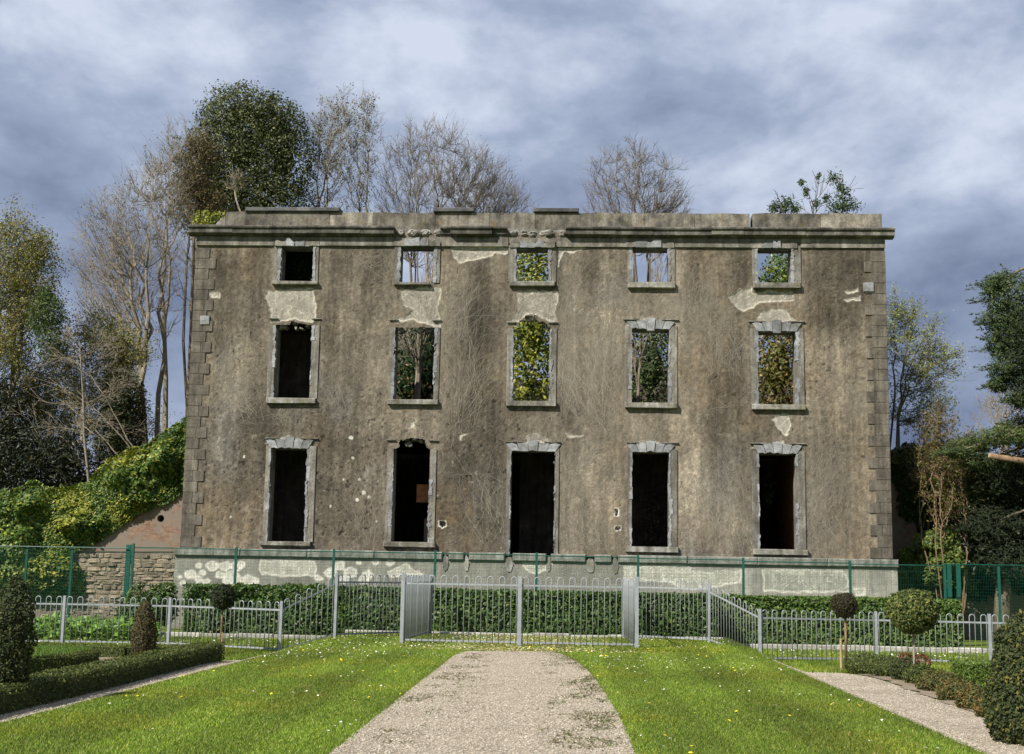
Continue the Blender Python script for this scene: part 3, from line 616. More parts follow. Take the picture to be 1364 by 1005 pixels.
def top_works():
    g = rng(9); rr = random.Random(9)
    ztop = at(700, 283.5)[2]; zc1 = at(700, 304.5)[2]; zc0 = at(700, 314.5)[2]; zf1 = at(700, 316)[2]; zf0 = at(700, 328)[2]
    X = lambda x, y=300: at(x, y)[0]
    # parapet stones
    def para(x0, x1, h0=0.0, h1=0.0):
        n = max(1, int(round((x1-x0)/1.75))); xs = np.linspace(x0, x1, n+1); xs[1:-1] += g.normal(0, 0.15, n-1)
        for k in range(n):
            m_ = 6; pr = 0.03+g.uniform(-0.012, 0.012); a, b = xs[k]+0.006, xs[k+1]-0.006
            tp = [(b-(b-a)*t/(m_-1), ztop+g.normal(0, 0.012)) for t in range(m_)]
            MB().prism([(a, zc1-0.02), (b, zc1-0.02)]+tp, pr, 0.62).build('parapet_stone', M['parapet'], H)
    para(X(299), X(999)); para(X(1002.5), X(1175.5))
    xa = X(299); MB().prism([(X(284), zc1), (xa-0.01, zc1), (xa-0.01, ztop-0.15), (X(294), ztop-0.25), (X(289), zc1+0.22)], 0.06, 0.6).build('parapet_stone', M['rough'], H)
    for a, b in ((327, 453), (577.5, 632), (711, 771)):
        MB().bev(X(a, 279), X(b, 279), -0.06, 0.75, ztop+0.014, at(700, 277.5)[2], 0.02, 0.015, rr).build('coping_slab', M['slate'], H)
    # cornice: profile (y, z) extruded stone by stone
    zm = zc0+(zc1-zc0)*0.62
    full = [(0.12, zf1-0.02), (-0.06, zf1-0.02), (-0.07, zc0-0.05), (-0.21, zc0), (-0.235, zc0+0.005), (-0.235, zm-0.01), (-0.255, zm), (-0.29, zm+0.02), (-0.30, zc1-0.03), (-0.27, zc1), (0.12, zc1+0.012)]
    slim = [(0.12, zf1-0.02), (-0.04, zf1-0.02), (-0.05, zc0), (-0.09, zc0+0.02), (-0.11, zm), (-0.20, zm+0.03), (-0.21, zc1-0.02), (0.12, zc1+0.012)]
    def ext(x0, x1, prof, nm='cornice_stone', mat='cornice'):
        n = len(prof); V = [(x0, y, z) for y, z in prof]+[(x1, y, z) for y, z in prof]
        F = [tuple(range(n)), tuple(range(2*n-1, n-1, -1))]+[(k, n+k, n+(k+1) % n, (k+1) % n) for k in range(n)]; MB().add(V, F).build(nm, M[mat], H)
    def run(x0, x1, prof):
        n = max(1, int(round((x1-x0)/1.5))); xs = np.linspace(x0, x1, n+1); xs[1:-1] += g.normal(0, 0.12, n-1)
        for k in range(n):
            dy = g.normal(0, 0.008); dz = g.normal(0, 0.007); ext(xs[k]+0.004, xs[k+1]-0.004, [(y+dy if y < 0.1 else y, z+dz) for y, z in prof])
    run(XL-0.27, X(526, 310), full); run(X(601, 310), X(656, 310), full); run(X(656, 310), X(675, 310), slim); run(X(754, 310), XR+0.30, full)
    run(X(587, 310), X(601, 310), slim)
    def broken(x0, x1, n):
        for q in range(n):
            cx_ = x0+(x1-x0)*(q+0.5)/n+g.normal(0, 0.05); wv = (x1-x0)/n*g.uniform(0.45, 0.75); lo = zf1-0.03+g.uniform(0, 0.05); hi = zc1-g.uniform(-0.01, 0.09)
            m_ = 9; th = np.linspace(0, 2*np.pi, m_, endpoint=False); rx = wv*(0.85+g.uniform(-.2, .2, m_)); rz = (hi-lo)/2*(0.95+g.uniform(-.2, .1, m_))
            pts = [(cx_+rx[i]*math.cos(t), (lo+hi)/2+rz[i]*math.sin(t)) for i, t in enumerate(th)]
            f = -0.02-g.uniform(0.0, 0.13); inner = [(cx_+(x-cx_)*0.55+g.normal(0, .02), (lo+hi)/2+(z-(lo+hi)/2)*0.55) for x, z in pts]
            V = [(x, 0.12, z) for x, z in pts]+[(x, f+0.06+g.normal(0, .015), z) for x, z in pts]+[(x, f+g.normal(0, .02), z) for x, z in inner]
            F = [tuple(range(2*m_, 3*m_))]
            for i in range(m_): j = (i+1) % m_; F += [(i, j, m_+j, m_+i), (m_+i, m_+j, 2*m_+j, 2*m_+i)]
            MB().add(V, F).build('broken_cornice_stone', M['rough'], H)
    broken(X(527), X(587), 5); broken(X(676), X(753), 6)
    MB().box(X(526)+0.01, X(587)-0.01, 0.03, 0.14, zf1-0.02, zc1).build('cornice_core', M['rough'], H); MB().box(X(675)+0.01, X(754)-0.01, 0.03, 0.14, zf1-0.02, zc1).build('cornice_core', M['rough'], H)
    MB().box(XL, XR, 0.15, 0.70, ZT+0.001, zc1-0.03).build('wall_head', M['inner'], H)
    # frieze band, interrupted by the attic window surrounds
    cuts = sorted([(OW[(3, b)]['sx0'], OW[(3, b)]['sx1']) for b in range(5)]); x = XL-0.02
    for a, b in cuts+[(XR+0.02, None)]:
        MB().bev(x+.003, a-0.003, -0.035, 0.12, zf0, zf1-0.025, 0.008).build('frieze_band', M['frieze'], H)
        MB().box(x+.004, a-0.004, -0.05, 0.11, zf0-0.022, zf0-0.003).build('frieze_fillet', M['sill'], H)
        if b is None: break
        MB().box(a, b, -0.012, 0.12, zf0+0.12, zf1-0.027).build('frieze_band', M['frieze'], H); x = b
top_works()

def plinth():
    g = rng(13); zc0, zc1 = 2.03, 2.285; dx = 0.03; x0, x1 = XL-0.12, XR+0.12
    nx = int((x1-x0)/dx)+1; nz = int((zc0+0.02)/dx)+1; X, Z = np.meshgrid(np.linspace(x0, x1, nx), np.linspace(-0.3, zc0+0.02, nz)); X = X.ravel(); Z = Z.ravel()
    mid = n2d(X, Z, 1.2, 1.2, 5, 61, 0.6); stk = n2d(X, Z, 4, 0.6, 4, 62); fine = n2d(X, Z, 10, 10, 3, 63)
    col = np.array([0.225, 0.22, 0.185])*((0.6+0.8*mid)*(0.75+0.5*stk)*(0.8+0.4*fine))[:, None]
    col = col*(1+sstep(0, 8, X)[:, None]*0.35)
    Yd = (mid-.5)*0.02
    z4b = Z1(230, 540, 3.497)
    P_ = [z4b((410, 720), (660, 722), (675, 760), (668, 795), (540, 795), (420, 790), (405, 760)), z4b((1005, 770), (1050, 748), (1095, 740), (1165, 790), (1020, 795)),
          z5((448, 815), (600, 812), (590, 845), (520, 868), (480, 860)), z5((965, 830), (1020, 822), (1310, 824), (1310, 880), (1220, 910), (970, 900)), z6((0, 835), (100, 850), (260, 860), (410, 850), (415, 905), (230, 950), (120, 940), (10, 905)),
          z6((515, 842), (930, 850), (965, 900), (975, 960), (755, 965), (530, 955)), z6((985, 940), (1050, 938), (1050, 975), (1000, 985)), z6((1180, 880), (1205, 858), (1210, 950), (1190, 900))]
    for i, p in enumerate(P_):
        if i < 7: patch_apply(p, X, Z, col, Yd, g, (0.40, 0.395, 0.33) if i != 5 else (0.31, 0.315, 0.26), (0.68, 0.66, 0.57), 0.008, 0.08, 80+i)
    blobs = [(85, 790, 26), (125, 748, 14), (190, 750, 28), (245, 750, 26), (300, 750, 26), (225, 790, 20), (145, 780, 15), (125, 812, 20), (160, 818, 16), (285, 800, 34), (320, 745, 18), (265, 820, 28), (300, 825, 25), (360, 815, 26), (390, 820, 18), (680, 805, 18), (740, 780, 26),
             (780, 745, 25), (830, 780, 30), (870, 735, 10), (905, 790, 24), (945, 730, 14), (1015, 732, 18), (890, 815, 22), (800, 815, 20), (50, 830, 14), (40, 800, 9)]
    for i, (px, py, r) in enumerate(blobs):
        c = FX(230+px/3.497, 540+py/3.497); r_ = r/3.497/40.6; a = np.linspace(0, 2*np.pi, 10, endpoint=False)
        patch_apply([(c[0]+r_*1.15*math.cos(t)*g.uniform(.8, 1.15), c[1]+r_*0.85*math.sin(t)*g.uniform(.8, 1.15)) for t in a], X, Z, col, Yd, g, (0.50, 0.49, 0.42), (0.72, 0.70, 0.61), 0.006, 0.05, 120+i)
    i = (np.arange(nz-1)[:, None]*nx+np.arange(nx-1)[None]).ravel(); F = np.stack([i, i+1, i+nx+1, i+nx], 1)
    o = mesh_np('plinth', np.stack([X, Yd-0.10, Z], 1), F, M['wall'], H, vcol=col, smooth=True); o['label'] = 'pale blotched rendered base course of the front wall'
    MB().box(x0+.003, x1-.003, -0.06, 0.13, -0.3, zc0+0.01).build('plinth_core', M['inner'], H)
    # moulded top of the plinth, broken through where pipes and steps were torn out
    xs = [x0-0.03]; gaps = [(at(594, 738)[0], 0.10), (at(622, 738)[0], 0.08), (at(678, 740)[0], 0.12), (at(731, 741)[0], 0.07), (at(786, 741)[0], 0.14), (at(819, 742)[0], 0.10)]
    cur = x0-0.03; segs = []
    for gx, w in gaps: segs.append((cur, gx-w)); cur = gx+w
    segs.append((cur, x1+0.03))
    for a, b in segs:
        n = max(1, int(round((b-a)/2.2))); q = np.linspace(a, b, n+1)
        for k in range(n): MB().bev(q[k]+.003, q[k+1]-.003, -0.19+g.normal(0, .006), 0.1, zc0, zc1+g.normal(0, .004), 0.03, 0.008).build('plinth_course_stone', M['course'], H)
    for gx, w in gaps:
        mb = MB(); m_ = 7; th = np.linspace(0, 2*np.pi, m_, endpoint=False)
        mb.prism([(gx+w*1.2*math.cos(t)*g.uniform(.7, 1.1), zc0-0.1+0.28*math.sin(t)*g.uniform(.8, 1.1)) for t in th], -0.125, 0.0); mb.build('torn_plaster_patch', M['sill'], H)
plinth()

def shell():
    """side, rear and inner walls of the roofless house, plus slabs added to darken its openings"""
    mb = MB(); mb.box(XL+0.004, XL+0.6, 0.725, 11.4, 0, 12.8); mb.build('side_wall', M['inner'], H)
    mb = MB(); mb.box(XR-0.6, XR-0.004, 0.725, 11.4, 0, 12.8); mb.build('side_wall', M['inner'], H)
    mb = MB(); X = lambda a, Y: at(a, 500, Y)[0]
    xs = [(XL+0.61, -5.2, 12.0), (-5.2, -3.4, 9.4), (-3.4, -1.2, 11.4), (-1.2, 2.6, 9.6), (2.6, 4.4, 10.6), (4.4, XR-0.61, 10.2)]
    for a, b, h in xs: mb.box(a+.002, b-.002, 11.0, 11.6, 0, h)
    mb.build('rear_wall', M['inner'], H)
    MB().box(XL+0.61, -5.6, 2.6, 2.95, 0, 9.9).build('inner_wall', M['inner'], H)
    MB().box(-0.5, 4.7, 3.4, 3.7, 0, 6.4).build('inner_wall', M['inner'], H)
    MB().box(XL+0.61, XR-0.61, 0.73, 10.9, 6.42, 6.62).build('shade_slab', M['inner'], H)  # added slab, keeps daylight out so the ground floor openings stay black
    MB().box(XL+0.61, -6.2, 0.73, 5.5, 10.35, 10.55).build('shade_slab', M['inner'], H)  # added slab, blocks daylight behind the first bay's middle opening
    MB().box(XL+0.61, -6.0, 0.73, 4.2, 12.85, 13.0).build('shade_cover', M['inner'], H)  # added cover, shades the ivy behind the first bay's attic opening
    w = OW[(1, 4)]; MB().box(w['x1']+0.12, w['x1']+0.45, 0.74, 5.0, 0, 6.4).build('cross_wall', M['brick_in'], H)
    w = OW[(1, 3)]; MB().box(w['x1']+0.14, w['x1']+0.5, 0.74, 5.0, 0, 6.4).build('cross_wall', M['brick_in'], H)
    w = OW[(1, 1)]; MB().box(w['x0']+0.62, w['x0']+1.5, 1.3, 1.75, 3.95, 4.55).build('brick_pier', M['brick_in'], H)
    w = OW[(1, 1)]; MB().box(w['x0']+0.9, w['x0']+1.5, 1.35, 1.75, 0, 3.4).build('brick_pier', M['brick'], H)
    MB().box(3.2, 3.5, 7.2, 7.5, 6.6, 12.2).build('timber_post', M['bark'], H)
shell()


def dead_ivy():
    """dead creeper stems still clinging to the render: fans of thin ridged strands"""
    g = rng(17); P0 = []; P1 = []; W_ = []
    fans = [ # px x, px y, heading (deg, 90 = up), spread, length px, count
     (800, 540, 100, 28, 190, 150), (765, 520, 95, 22, 170, 90), (745, 430, 70, 30, 110, 60), (830, 480, 110, 25, 140, 60), (790, 740, 92, 24, 190, 120), (760, 640, 80, 35, 110, 60), (860, 590, 95, 40, 60, 50), (720, 600, 100, 40, 60, 50),
     (590, 430, 80, 16, 110, 70), (600, 560, 85, 18, 150, 70), (580, 470, 95, 20, 120, 60), (620, 520, 70, 20, 90, 40), (560, 590, 90, 45, 50, 30), (515, 500, 120, 22, 70, 35), (540, 380, 110, 30, 70, 40), (890, 420, 60, 40, 90, 70), (930, 420, 75, 40, 100, 70), (960, 480, 85, 25, 130, 60),
     (910, 540, 90, 30, 130, 60), (985, 740, 95, 20, 170, 70), (960, 700, 100, 22, 150, 60), (1075, 690, 55, 16, 140, 60), (1060, 720, 60, 14, 150, 60), (1085, 640, 62, 20, 120, 40), (1060, 400, 70, 30, 80, 30), (1140, 560, 95, 25, 110, 40), (1120, 740, 90, 25, 120, 50),
     (330, 540, 120, 30, 90, 40), (300, 500, 60, 25, 80, 40), (440, 540, 90, 40, 80, 40), (480, 350, 60, 50, 60, 30), (460, 330, 130, 30, 60, 30), (690, 420, 100, 25, 60, 30), (650, 330, 90, 60, 40, 20), (880, 360, 90, 50, 50, 40), (660, 700, 92, 16, 120, 50), (500, 720, 92, 25, 120, 40), (380, 560, 90, 60, 40, 30)]
    for px, py, hd, sp, ln, ct in fans:
        for q in range(int(ct*1.25)):
            x = px+g.normal(0, ln*0.16); y = py+g.normal(0, ln*0.14); a = rad(hd+g.normal(0, sp)); L_ = ln*g.uniform(0.3, 1.1); n = max(4, int(L_/9)); w = g.uniform(0.0018, 0.0052); cur = g.normal(0, 0.13)
            p = np.array(FX(x, y))
            for i in range(n):
                a += cur*0.45+g.normal(0, 0.17); qn = p+np.array([math.cos(a), math.sin(a)])*L_/n/40.6
                P0.append(p); P1.append(qn); W_.append(w*(1-0.6*i/n)); p = qn
    P0 = np.array(P0); P1 = np.array(P1); W_ = np.array(W_)
    inside = (P1[:, 0] > XL+0.1) & (P1[:, 0] < XR-0.1) & (P1[:, 1] < 12.3) & (P1[:, 1] > 2.35) & (P0[:, 1] < 12.3) & (P0[:, 1] > 2.35)
    for k, w in OW.items():
        for P in (P0, P1): inside &= ~((P[:, 0] > w['sx0']+0.03) & (P[:, 0] < w['sx1']-0.03) & (P[:, 1] > w['zb']-0.25) & (P[:, 1] < w['lt']+0.05))
    P0, P1, W_ = P0[inside], P1[inside], W_[inside]
    G_, dx_, nx_, nz_ = WALLY
    def yd(P):
        i = np.clip(((P[:, 0]-XL)/(XR-XL)*(nx_-1)).round().astype(int), 1, nx_-2); j = np.clip(((P[:, 1]-ZB)/(ZT-ZB)*(nz_-1)).round().astype(int), 1, nz_-2)
        return np.minimum.reduce([G_[j+a, i+b] for a in (-1, 0, 1) for b in (-1, 0, 1)])-0.004
    d = P1-P0; d /= np.linalg.norm(d, axis=1, keepdims=True)+1e-9; nn = np.stack([-d[:, 1], d[:, 0]], 1)*W_[:, None]
    def v3(P, y): return np.stack([P[:, 0], y, P[:, 1]], 1)
    y0 = yd(P0); y1 = yd(P1); e = d*0.01
    V = np.stack([v3(P0-nn-e, y0), v3(P0+nn-e, y0), v3(P1+nn, y1), v3(P1-nn, y1)], 1).reshape(-1, 3)
    F = np.arange(len(V)).reshape(-1, 4)[:, ::-1]
    o = mesh_np('dead_ivy_stems', V, F, M['stem'], H); o['kind'] = 'stuff'
dead_ivy()

# ------------------------------------------------------------------ bow-top fences
def hoop_mesh(h):
    mb = MB(); hw = 0.0625; pts = [(-hw, 0, 0.06), (-hw, 0, h-0.065)]
    for k in range(1, 8): a = math.pi*(1-k/8); pts.append((hw*math.cos(a), 0, h-0.065+0.062*math.sin(a)))
    pts += [(hw, 0, h-0.065), (hw, 0, 0.06)]
    mb.tube(pts, 0.0115, 6); return mb
HOOPS = {}
def hoop(h, parent, loc, rz):
    key = round(h, 3)
    if key not in HOOPS:
        o = hoop_mesh(h).build('hoop_bar', M['galv'], None, smooth=True); HOOPS[key] = o; set_parent(o, parent); o.location = loc; o.rotation_euler = (0, 0, rz)
    else: copy_as(HOOPS[key], 'hoop_bar', parent, loc, (0, 0, rz))
def fence_panel(T, A, B, ha, hb):
    A, B = np.array(A, float), np.array(B, float); d = B-A; L_ = np.hypot(d[0], d[1]); rz = math.atan2(d[1], d[0]); n = max(1, int(round((L_-0.1)/0.25))); u = d/np.linalg.norm(d)
    for q in range(n):
        t = (q+0.5)/n; P = A+d*t; hoop(round((ha+(hb-ha)*t)*25)/25 if ha != hb else ha, T, tuple(P), rz)
    for za, zb_ in ((0.10, 0.10), (ha-0.19, hb-0.19)):
        a = A+(0, 0, za); b = B+(0, 0, zb_); perp = np.array([-u[1], u[0], 0])*0.006; vv = np.array([0, 0, 0.02]); V = [a-perp-vv, a+perp-vv, a+perp+vv, a-perp+vv, b-perp-vv, b+perp-vv, b+perp+vv, b-perp+vv]
        MB().add(V, [(0, 3, 2, 1), (4, 5, 6, 7), (0, 1, 5, 4), (1, 2, 6, 5), (2, 3, 7, 6), (3, 0, 4, 7)]).build('rail', M['galv'], T)
def post(T, P, h, w=0.032):
    MB().box(P[0]-w, P[0]+w, P[1]-w, P[1]+w, P[2]-0.05, P[2]+h).build('post', M['galv'], T)
TALL, LOW = 1.56, 1.2
def fences():
    F1 = empty('bow_top_fence', (-2.42, -12.2, 0)); tag(F1, 'tall galvanised bow-top enclosure closing off the end of the gravel path', 'fence')
    gl, gm, gr_ = (-2.42, -12.2, 0), (0.27, -12.35, 0), (2.92, -12.3, 0); fl, fr = (-2.28, -7.65, 0), (2.79, -7.6, 0)
    fence_panel(F1, gl, gm, TALL, TALL); fence_panel(F1, gm, gr_, TALL, TALL); fence_panel(F1, gl, fl, TALL, TALL); fence_panel(F1, gr_, fr, TALL, TALL)
    for P in (gl, gr_): post(F1, P, TALL+0.05, 0.042)
    post(F1, gm, TALL+0.02, 0.045)
    for P in (fl, fr): post(F1, P, TALL, 0.035)
    F2 = empty('bow_top_fence', (-4.25, -10.4, 0)); tag(F2, 'low bow-top fence behind the cone yew, rising beside the brick wall side', 'fence')
    F2['label'] = 'galvanised bow-top fence running past the brick garden wall and stepping up to the path enclosure'
    a = (-4.3, -10.4, 0.0); b = (-5.45, -11.2, -0.33); c = (-8.6, -9.75, -0.33); d = (-11.25, -9.85, -0.33); e = (-14.2, -9.9, -0.33)
    fence_panel(F2, fl, a, TALL-0.02, TALL-0.02); fence_panel(F2, a, b, TALL-0.06, LOW); fence_panel(F2, b, c, LOW, LOW); fence_panel(F2, c, d, LOW, LOW); fence_panel(F2, d, e, LOW, LOW)
    post(F2, a, TALL); [post(F2, P, LOW+0.02) for P in (b, c, d, e)]
    F3 = empty('bow_top_fence', (4.85, -9.2, 0)); tag(F3, 'galvanised bow-top fence running behind the ball-headed standard trees, stepping up to the path enclosure', 'fence')
    a = (4.85, -9.2, 0.0); b = (5.82, -11.25, -0.3); c = (8.72, -10.2, -0.33); d = (11.3, -10.5, -0.33); e = (13.6, -10.6, -0.33)
    fence_panel(F3, fr, a, TALL-0.03, TALL-0.03); fence_panel(F3, a, b, TALL-0.1, LOW); fence_panel(F3, b, c, LOW, LOW); fence_panel(F3, c, d, LOW, LOW); fence_panel(F3, d, e, LOW, LOW)
    post(F3, a, TALL-0.08); [post(F3, P, LOW+0.02) for P in (b, c, d, e)]
fences()
def mesh_panel(T, A, B, h):
    A, B = np.array(A, float), np.array(B, float); d = B-A; L_ = np.linalg.norm(d); n = int(L_/0.05); r = 0.0022
    P0 = []; P1 = []
    for q in range(n+1): P = A+d*q/n; P0.append(P+(0, 0, 0.05)); P1.append(P+(0, 0, h))
    z = 0.05
    while z < h+0.01: P0.append(A+(0, 0, z)); P1.append(B+(0, 0, z)); z += 0.0975 if h > 2.24 else 0.195
    P0 = np.array(P0); P1 = np.array(P1); R_ = np.full(len(P0), r)
    o = tubes_mesh('wire_mesh', P0, P1, R_, R_, 'green', T); o['kind'] = 'stuff'
    MB().tube([A+(0, 0, h), B+(0, 0, h)], 0.016, 5).build('top_bar', M['green'], T)
def green_fences():
    T = empty('green_mesh_fence', (0, -2.4, 0)); tag(T, 'green welded mesh fence in front of the mansion plinth', 'fence')
    xs = [178, 315, 445, 580, 715, 850, 990, 1132, 1258]; tops = [726, 731, 733, 735, 738, 741, 745, 749, 752]; P = [at(x, y, -2.4) for x, y in zip(xs, tops)]
    for k, p in enumerate(P):
        w = 0.033
        MB().box(p[0]-w, p[0]+w, -2.4-w, -2.4+w, -0.3, p[2]+0.04).build('post', M['green'], T)
    for a, b in zip(P[:-1], P[1:]): mesh_panel(T, (a[0], -2.4, -0.1), (b[0], -2.4, -0.1), (a[2]+b[2])/2+0.05)
    T = empty('green_mesh_fence', (-14, -2.4, -0.3)); tag(T, 'green welded mesh fence standing before the ivy covered garden wall', 'fence')
    P = [at(x, 728, -2.4) for x in (172, 97, 37, -20)]
    for k, p in enumerate(P): w = 0.075 if k == 0 else 0.035; MB().box(p[0]-w, p[0]+w, -2.45, -2.38, -0.3, p[2]+0.05-0.05*(k > 0)).build('post', M['green'], T)
    for a, b in zip(P[:-1], P[1:]): mesh_panel(T, (a[0], -2.5, -0.3), (b[0], -2.5, -0.3), 2.5)
    T = empty('green_mesh_fence', (13, -2.2, -0.3)); tag(T, 'dark green welded mesh fence under the cedar beside the ivy wall', 'fence')
    P = [at(x, y, -1.6) for x, y in ((1264, 754), (1276, 754), (1330, 757), (1400, 757))]
    for k, p in enumerate(P): w = 0.06 if k < 2 else 0.035; MB().box(p[0]-w, p[0]+w, -1.64, -1.57, -0.3, p[2]+0.05).build('post', M['green'], T)
    for a, b in zip(P[:-1], P[1:]): mesh_panel(T, (a[0], -1.55, -0.3), (b[0], -1.55, -0.3), 2.45)
green_fences()
def kerb():
    K = struct(empty('kerb', (0, -7.3, 0))); g = rng(23)
    def line(x0, x1, y, z, h):
        n = int((x1-x0)/0.95); q = np.linspace(x0, x1, n+1)
        for k in range(n): MB().bev(q[k]+.004, q[k+1]-.004, y+g.normal(0, .012), y+0.22, z-0.1, z+h+g.normal(0, .008), 0.02, 0.01).build('kerb_stone', M['kerb'], K)
    line(-14, -4.9, -5.7, -0.3, 0.13); line(-4.6, 5.4, -7.35, 0.0, 0.07); line(5.6, 13.5, -5.9, -0.3, 0.16)
kerb()

# ------------------------------------------------------------------ garden wall left of the house
def garden_wall():
    W = empty('garden_wall', (-13, 1, -0.3)); tag(W, 'old brick and rubble garden wall with a round hole, ivy over its top', 'wall'); g = rng(29); Y = 0.9
    q = lambda x, y: FXY(x, y, Y)
    FXY = lambda x, y, Yp: (at(x, y, Yp)[0], at(x, y, Yp)[2])
    hc = q(214, 691); hr = 0.12
    out = [q(90, 735), q(255, 735), q(255, 560), q(200, 592), q(145, 630), q(90, 660)]
    # brick upper part with a true round hole (ring of quads bridged to the outline)
    th = np.sort(np.concatenate([np.linspace(0, 2*np.pi, 24, endpoint=False), [math.atan2(z-hc[1], x-hc[0]) % (2*np.pi) for x, z in out]])); m_ = len(th); ring = [(hc[0]+hr*math.cos(t), hc[1]+hr*math.sin(t)) for t in th]
    # ray out to the outline
    outer = []
    for t in th:
        d = np.array([math.cos(t), math.sin(t)]); best = None
        for i in range(len(out)):
            a = np.array(out[i]); b = np.array(out[(i+1) % len(out)]); e = b-a; den = d[0]*e[1]-d[1]*e[0]
            if abs(den) < 1e-9: continue
            w = a-np.array(hc); tt = (w[0]*e[1]-w[1]*e[0])/den; uu = (w[0]*d[1]-w[1]*d[0])/den
            if tt > 0 and -1e-6 <= uu <= 1+1e-6 and (best is None or tt < best): best = tt
        outer.append((hc[0]+d[0]*best, hc[1]+d[1]*best))
    V = [(x, Y, z) for x, z in outer]+[(x, Y, z) for x, z in ring]+[(x, Y+0.45, z) for x, z in ring]
    F = []
    for i in range(m_): j = (i+1) % m_; F += [(i, j, m_+j, m_+i), (m_+i, m_+j, 2*m_+j, 2*m_+i)]
    MB().add(V, F).build('brickwork', M['brick'], W)
    MB().box(hc[0]-0.3, hc[0]+0.3, Y+0.46, Y+0.5, hc[1]-0.3, hc[1]+0.3).build('hole_shade_panel', M['painted_shade'], W)  # black panel paints the shade inside the round hole
    x0, zt = q(-40, 735); x1 = q(255, 735)[0]
    MB().box(x0, x1, Y+0.03, Y+0.44, -0.3, zt+0.12).build('mortar_bed', M['mortar'], W)
    xl, _ = q(90, 700); MB().prism([(x0, zt+.122), (xl, zt+.122), (xl, q(90, 662)[1]), (x0, q(0, 668)[1])], Y+0.02, Y+0.45).build('ivy_backing', M['mortar'], W)
    z = -0.25; row = 0; var = []
    for k in range(7):
        th = np.sort((np.arange(8)+g.uniform(-.3, .3, 8))*2*np.pi/8); a = [(0.5*np.sign(math.cos(t))*abs(math.cos(t))**0.5, 0.5*np.sign(math.sin(t))*abs(math.sin(t))**0.5) for t in th]
        V = [(x, 0.04, zz) for x, zz in a]+[(x*0.95, -0.02, zz*0.95) for x, zz in a]+[(x*0.6+g.normal(0, .04), -0.05+g.normal(0, .012), zz*0.6) for x, zz in a]
        F = [tuple(range(16, 24))]
        for i in range(8): j = (i+1) % 8; F += [(i, j, 8+j, 8+i), (8+i, 8+j, 16+j, 16+i)]
        var.append(MB().add(V, F))
    protos = {}
    xs0 = q(60, 760)[0]
    while z < zt-0.02:
        h = g.uniform(0.07, 0.17); x = xs0+g.uniform(-0.2, 0)
        while x < x1:
            w = g.uniform(0.14, 0.52)
            k = int(g.integers(0, 7)); loc = (x+w/2, Y+0.03+g.uniform(-.015, .02), z+h/2+g.normal(0, .012)); sc = (w*0.97, 0.7+g.uniform(-.3, .4), h*g.uniform(0.8, 1.15))
            if k not in protos:
                o = var[k].build('stone', M['rubble'], None); set_parent(o, W); o.location = loc; o.scale = sc; protos[k] = o
            else: copy_as(protos[k], 'stone', W, loc, None, sc)
            x += w
        z += h
garden_wall()

# ------------------------------------------------------------------ grass, flowers, litter, pebbles
def in_poly(poly, X, Y): return pip(poly, X, Y)
def grass_mesh(name, X, Y, h, w, pal, g, label):
    n = len(X); Z = zground(X, Y); hh = h*g.uniform(0.5, 1.3, n); a = g.uniform(0, np.pi, n); le = g.normal(0, 0.45, (n, 2))*hh[:, None]
    dx_ = np.cos(a)*w/2; dy_ = np.sin(a)*w/2
    V = np.stack([np.stack([X-dx_, Y-dy_, Z], 1), np.stack([X+dx_, Y+dy_, Z], 1), np.stack([X+le[:, 0], Y+le[:, 1], Z+hh], 1)], 1).reshape(-1, 3)
    pal_ = np.array([p[:3] for p in pal]); ww = np.array([p[3] for p in pal]); patch = fbm(np.stack([X*0.5, Y*0.35, X*0], -1), 4, 71)
    mow = 0.80+0.26*sstep(-0.3, 0.3, np.sin(X*2*np.pi/1.5+0.6*np.sin(Y*0.25))); c = pal_[g.choice(len(pal_), n, p=ww/ww.sum())]*((0.50+0.90*patch)*mow)[:, None]*g.uniform(0.7, 1.3, (n, 1))
    yl = sstep(0.5, 0.72, fbm(np.stack([X*0.9, Y*0.6, X*0+4], -1), 3, 77))[:, None]; c = c*(1+yl*np.array([0.22, 0.04, -0.1]))
    return stuff(mesh_np(name, V, np.arange(3*n).reshape(n, 3), M['grass'], None, col=c), label, 'grass')
GP = [(0.15, 0.235, 0.02, 5), (0.195, 0.285, 0.028, 4), (0.27, 0.335, 0.045, 2), (0.36, 0.34, 0.10, 0.9), (0.085, 0.14, 0.015, 3.5)]
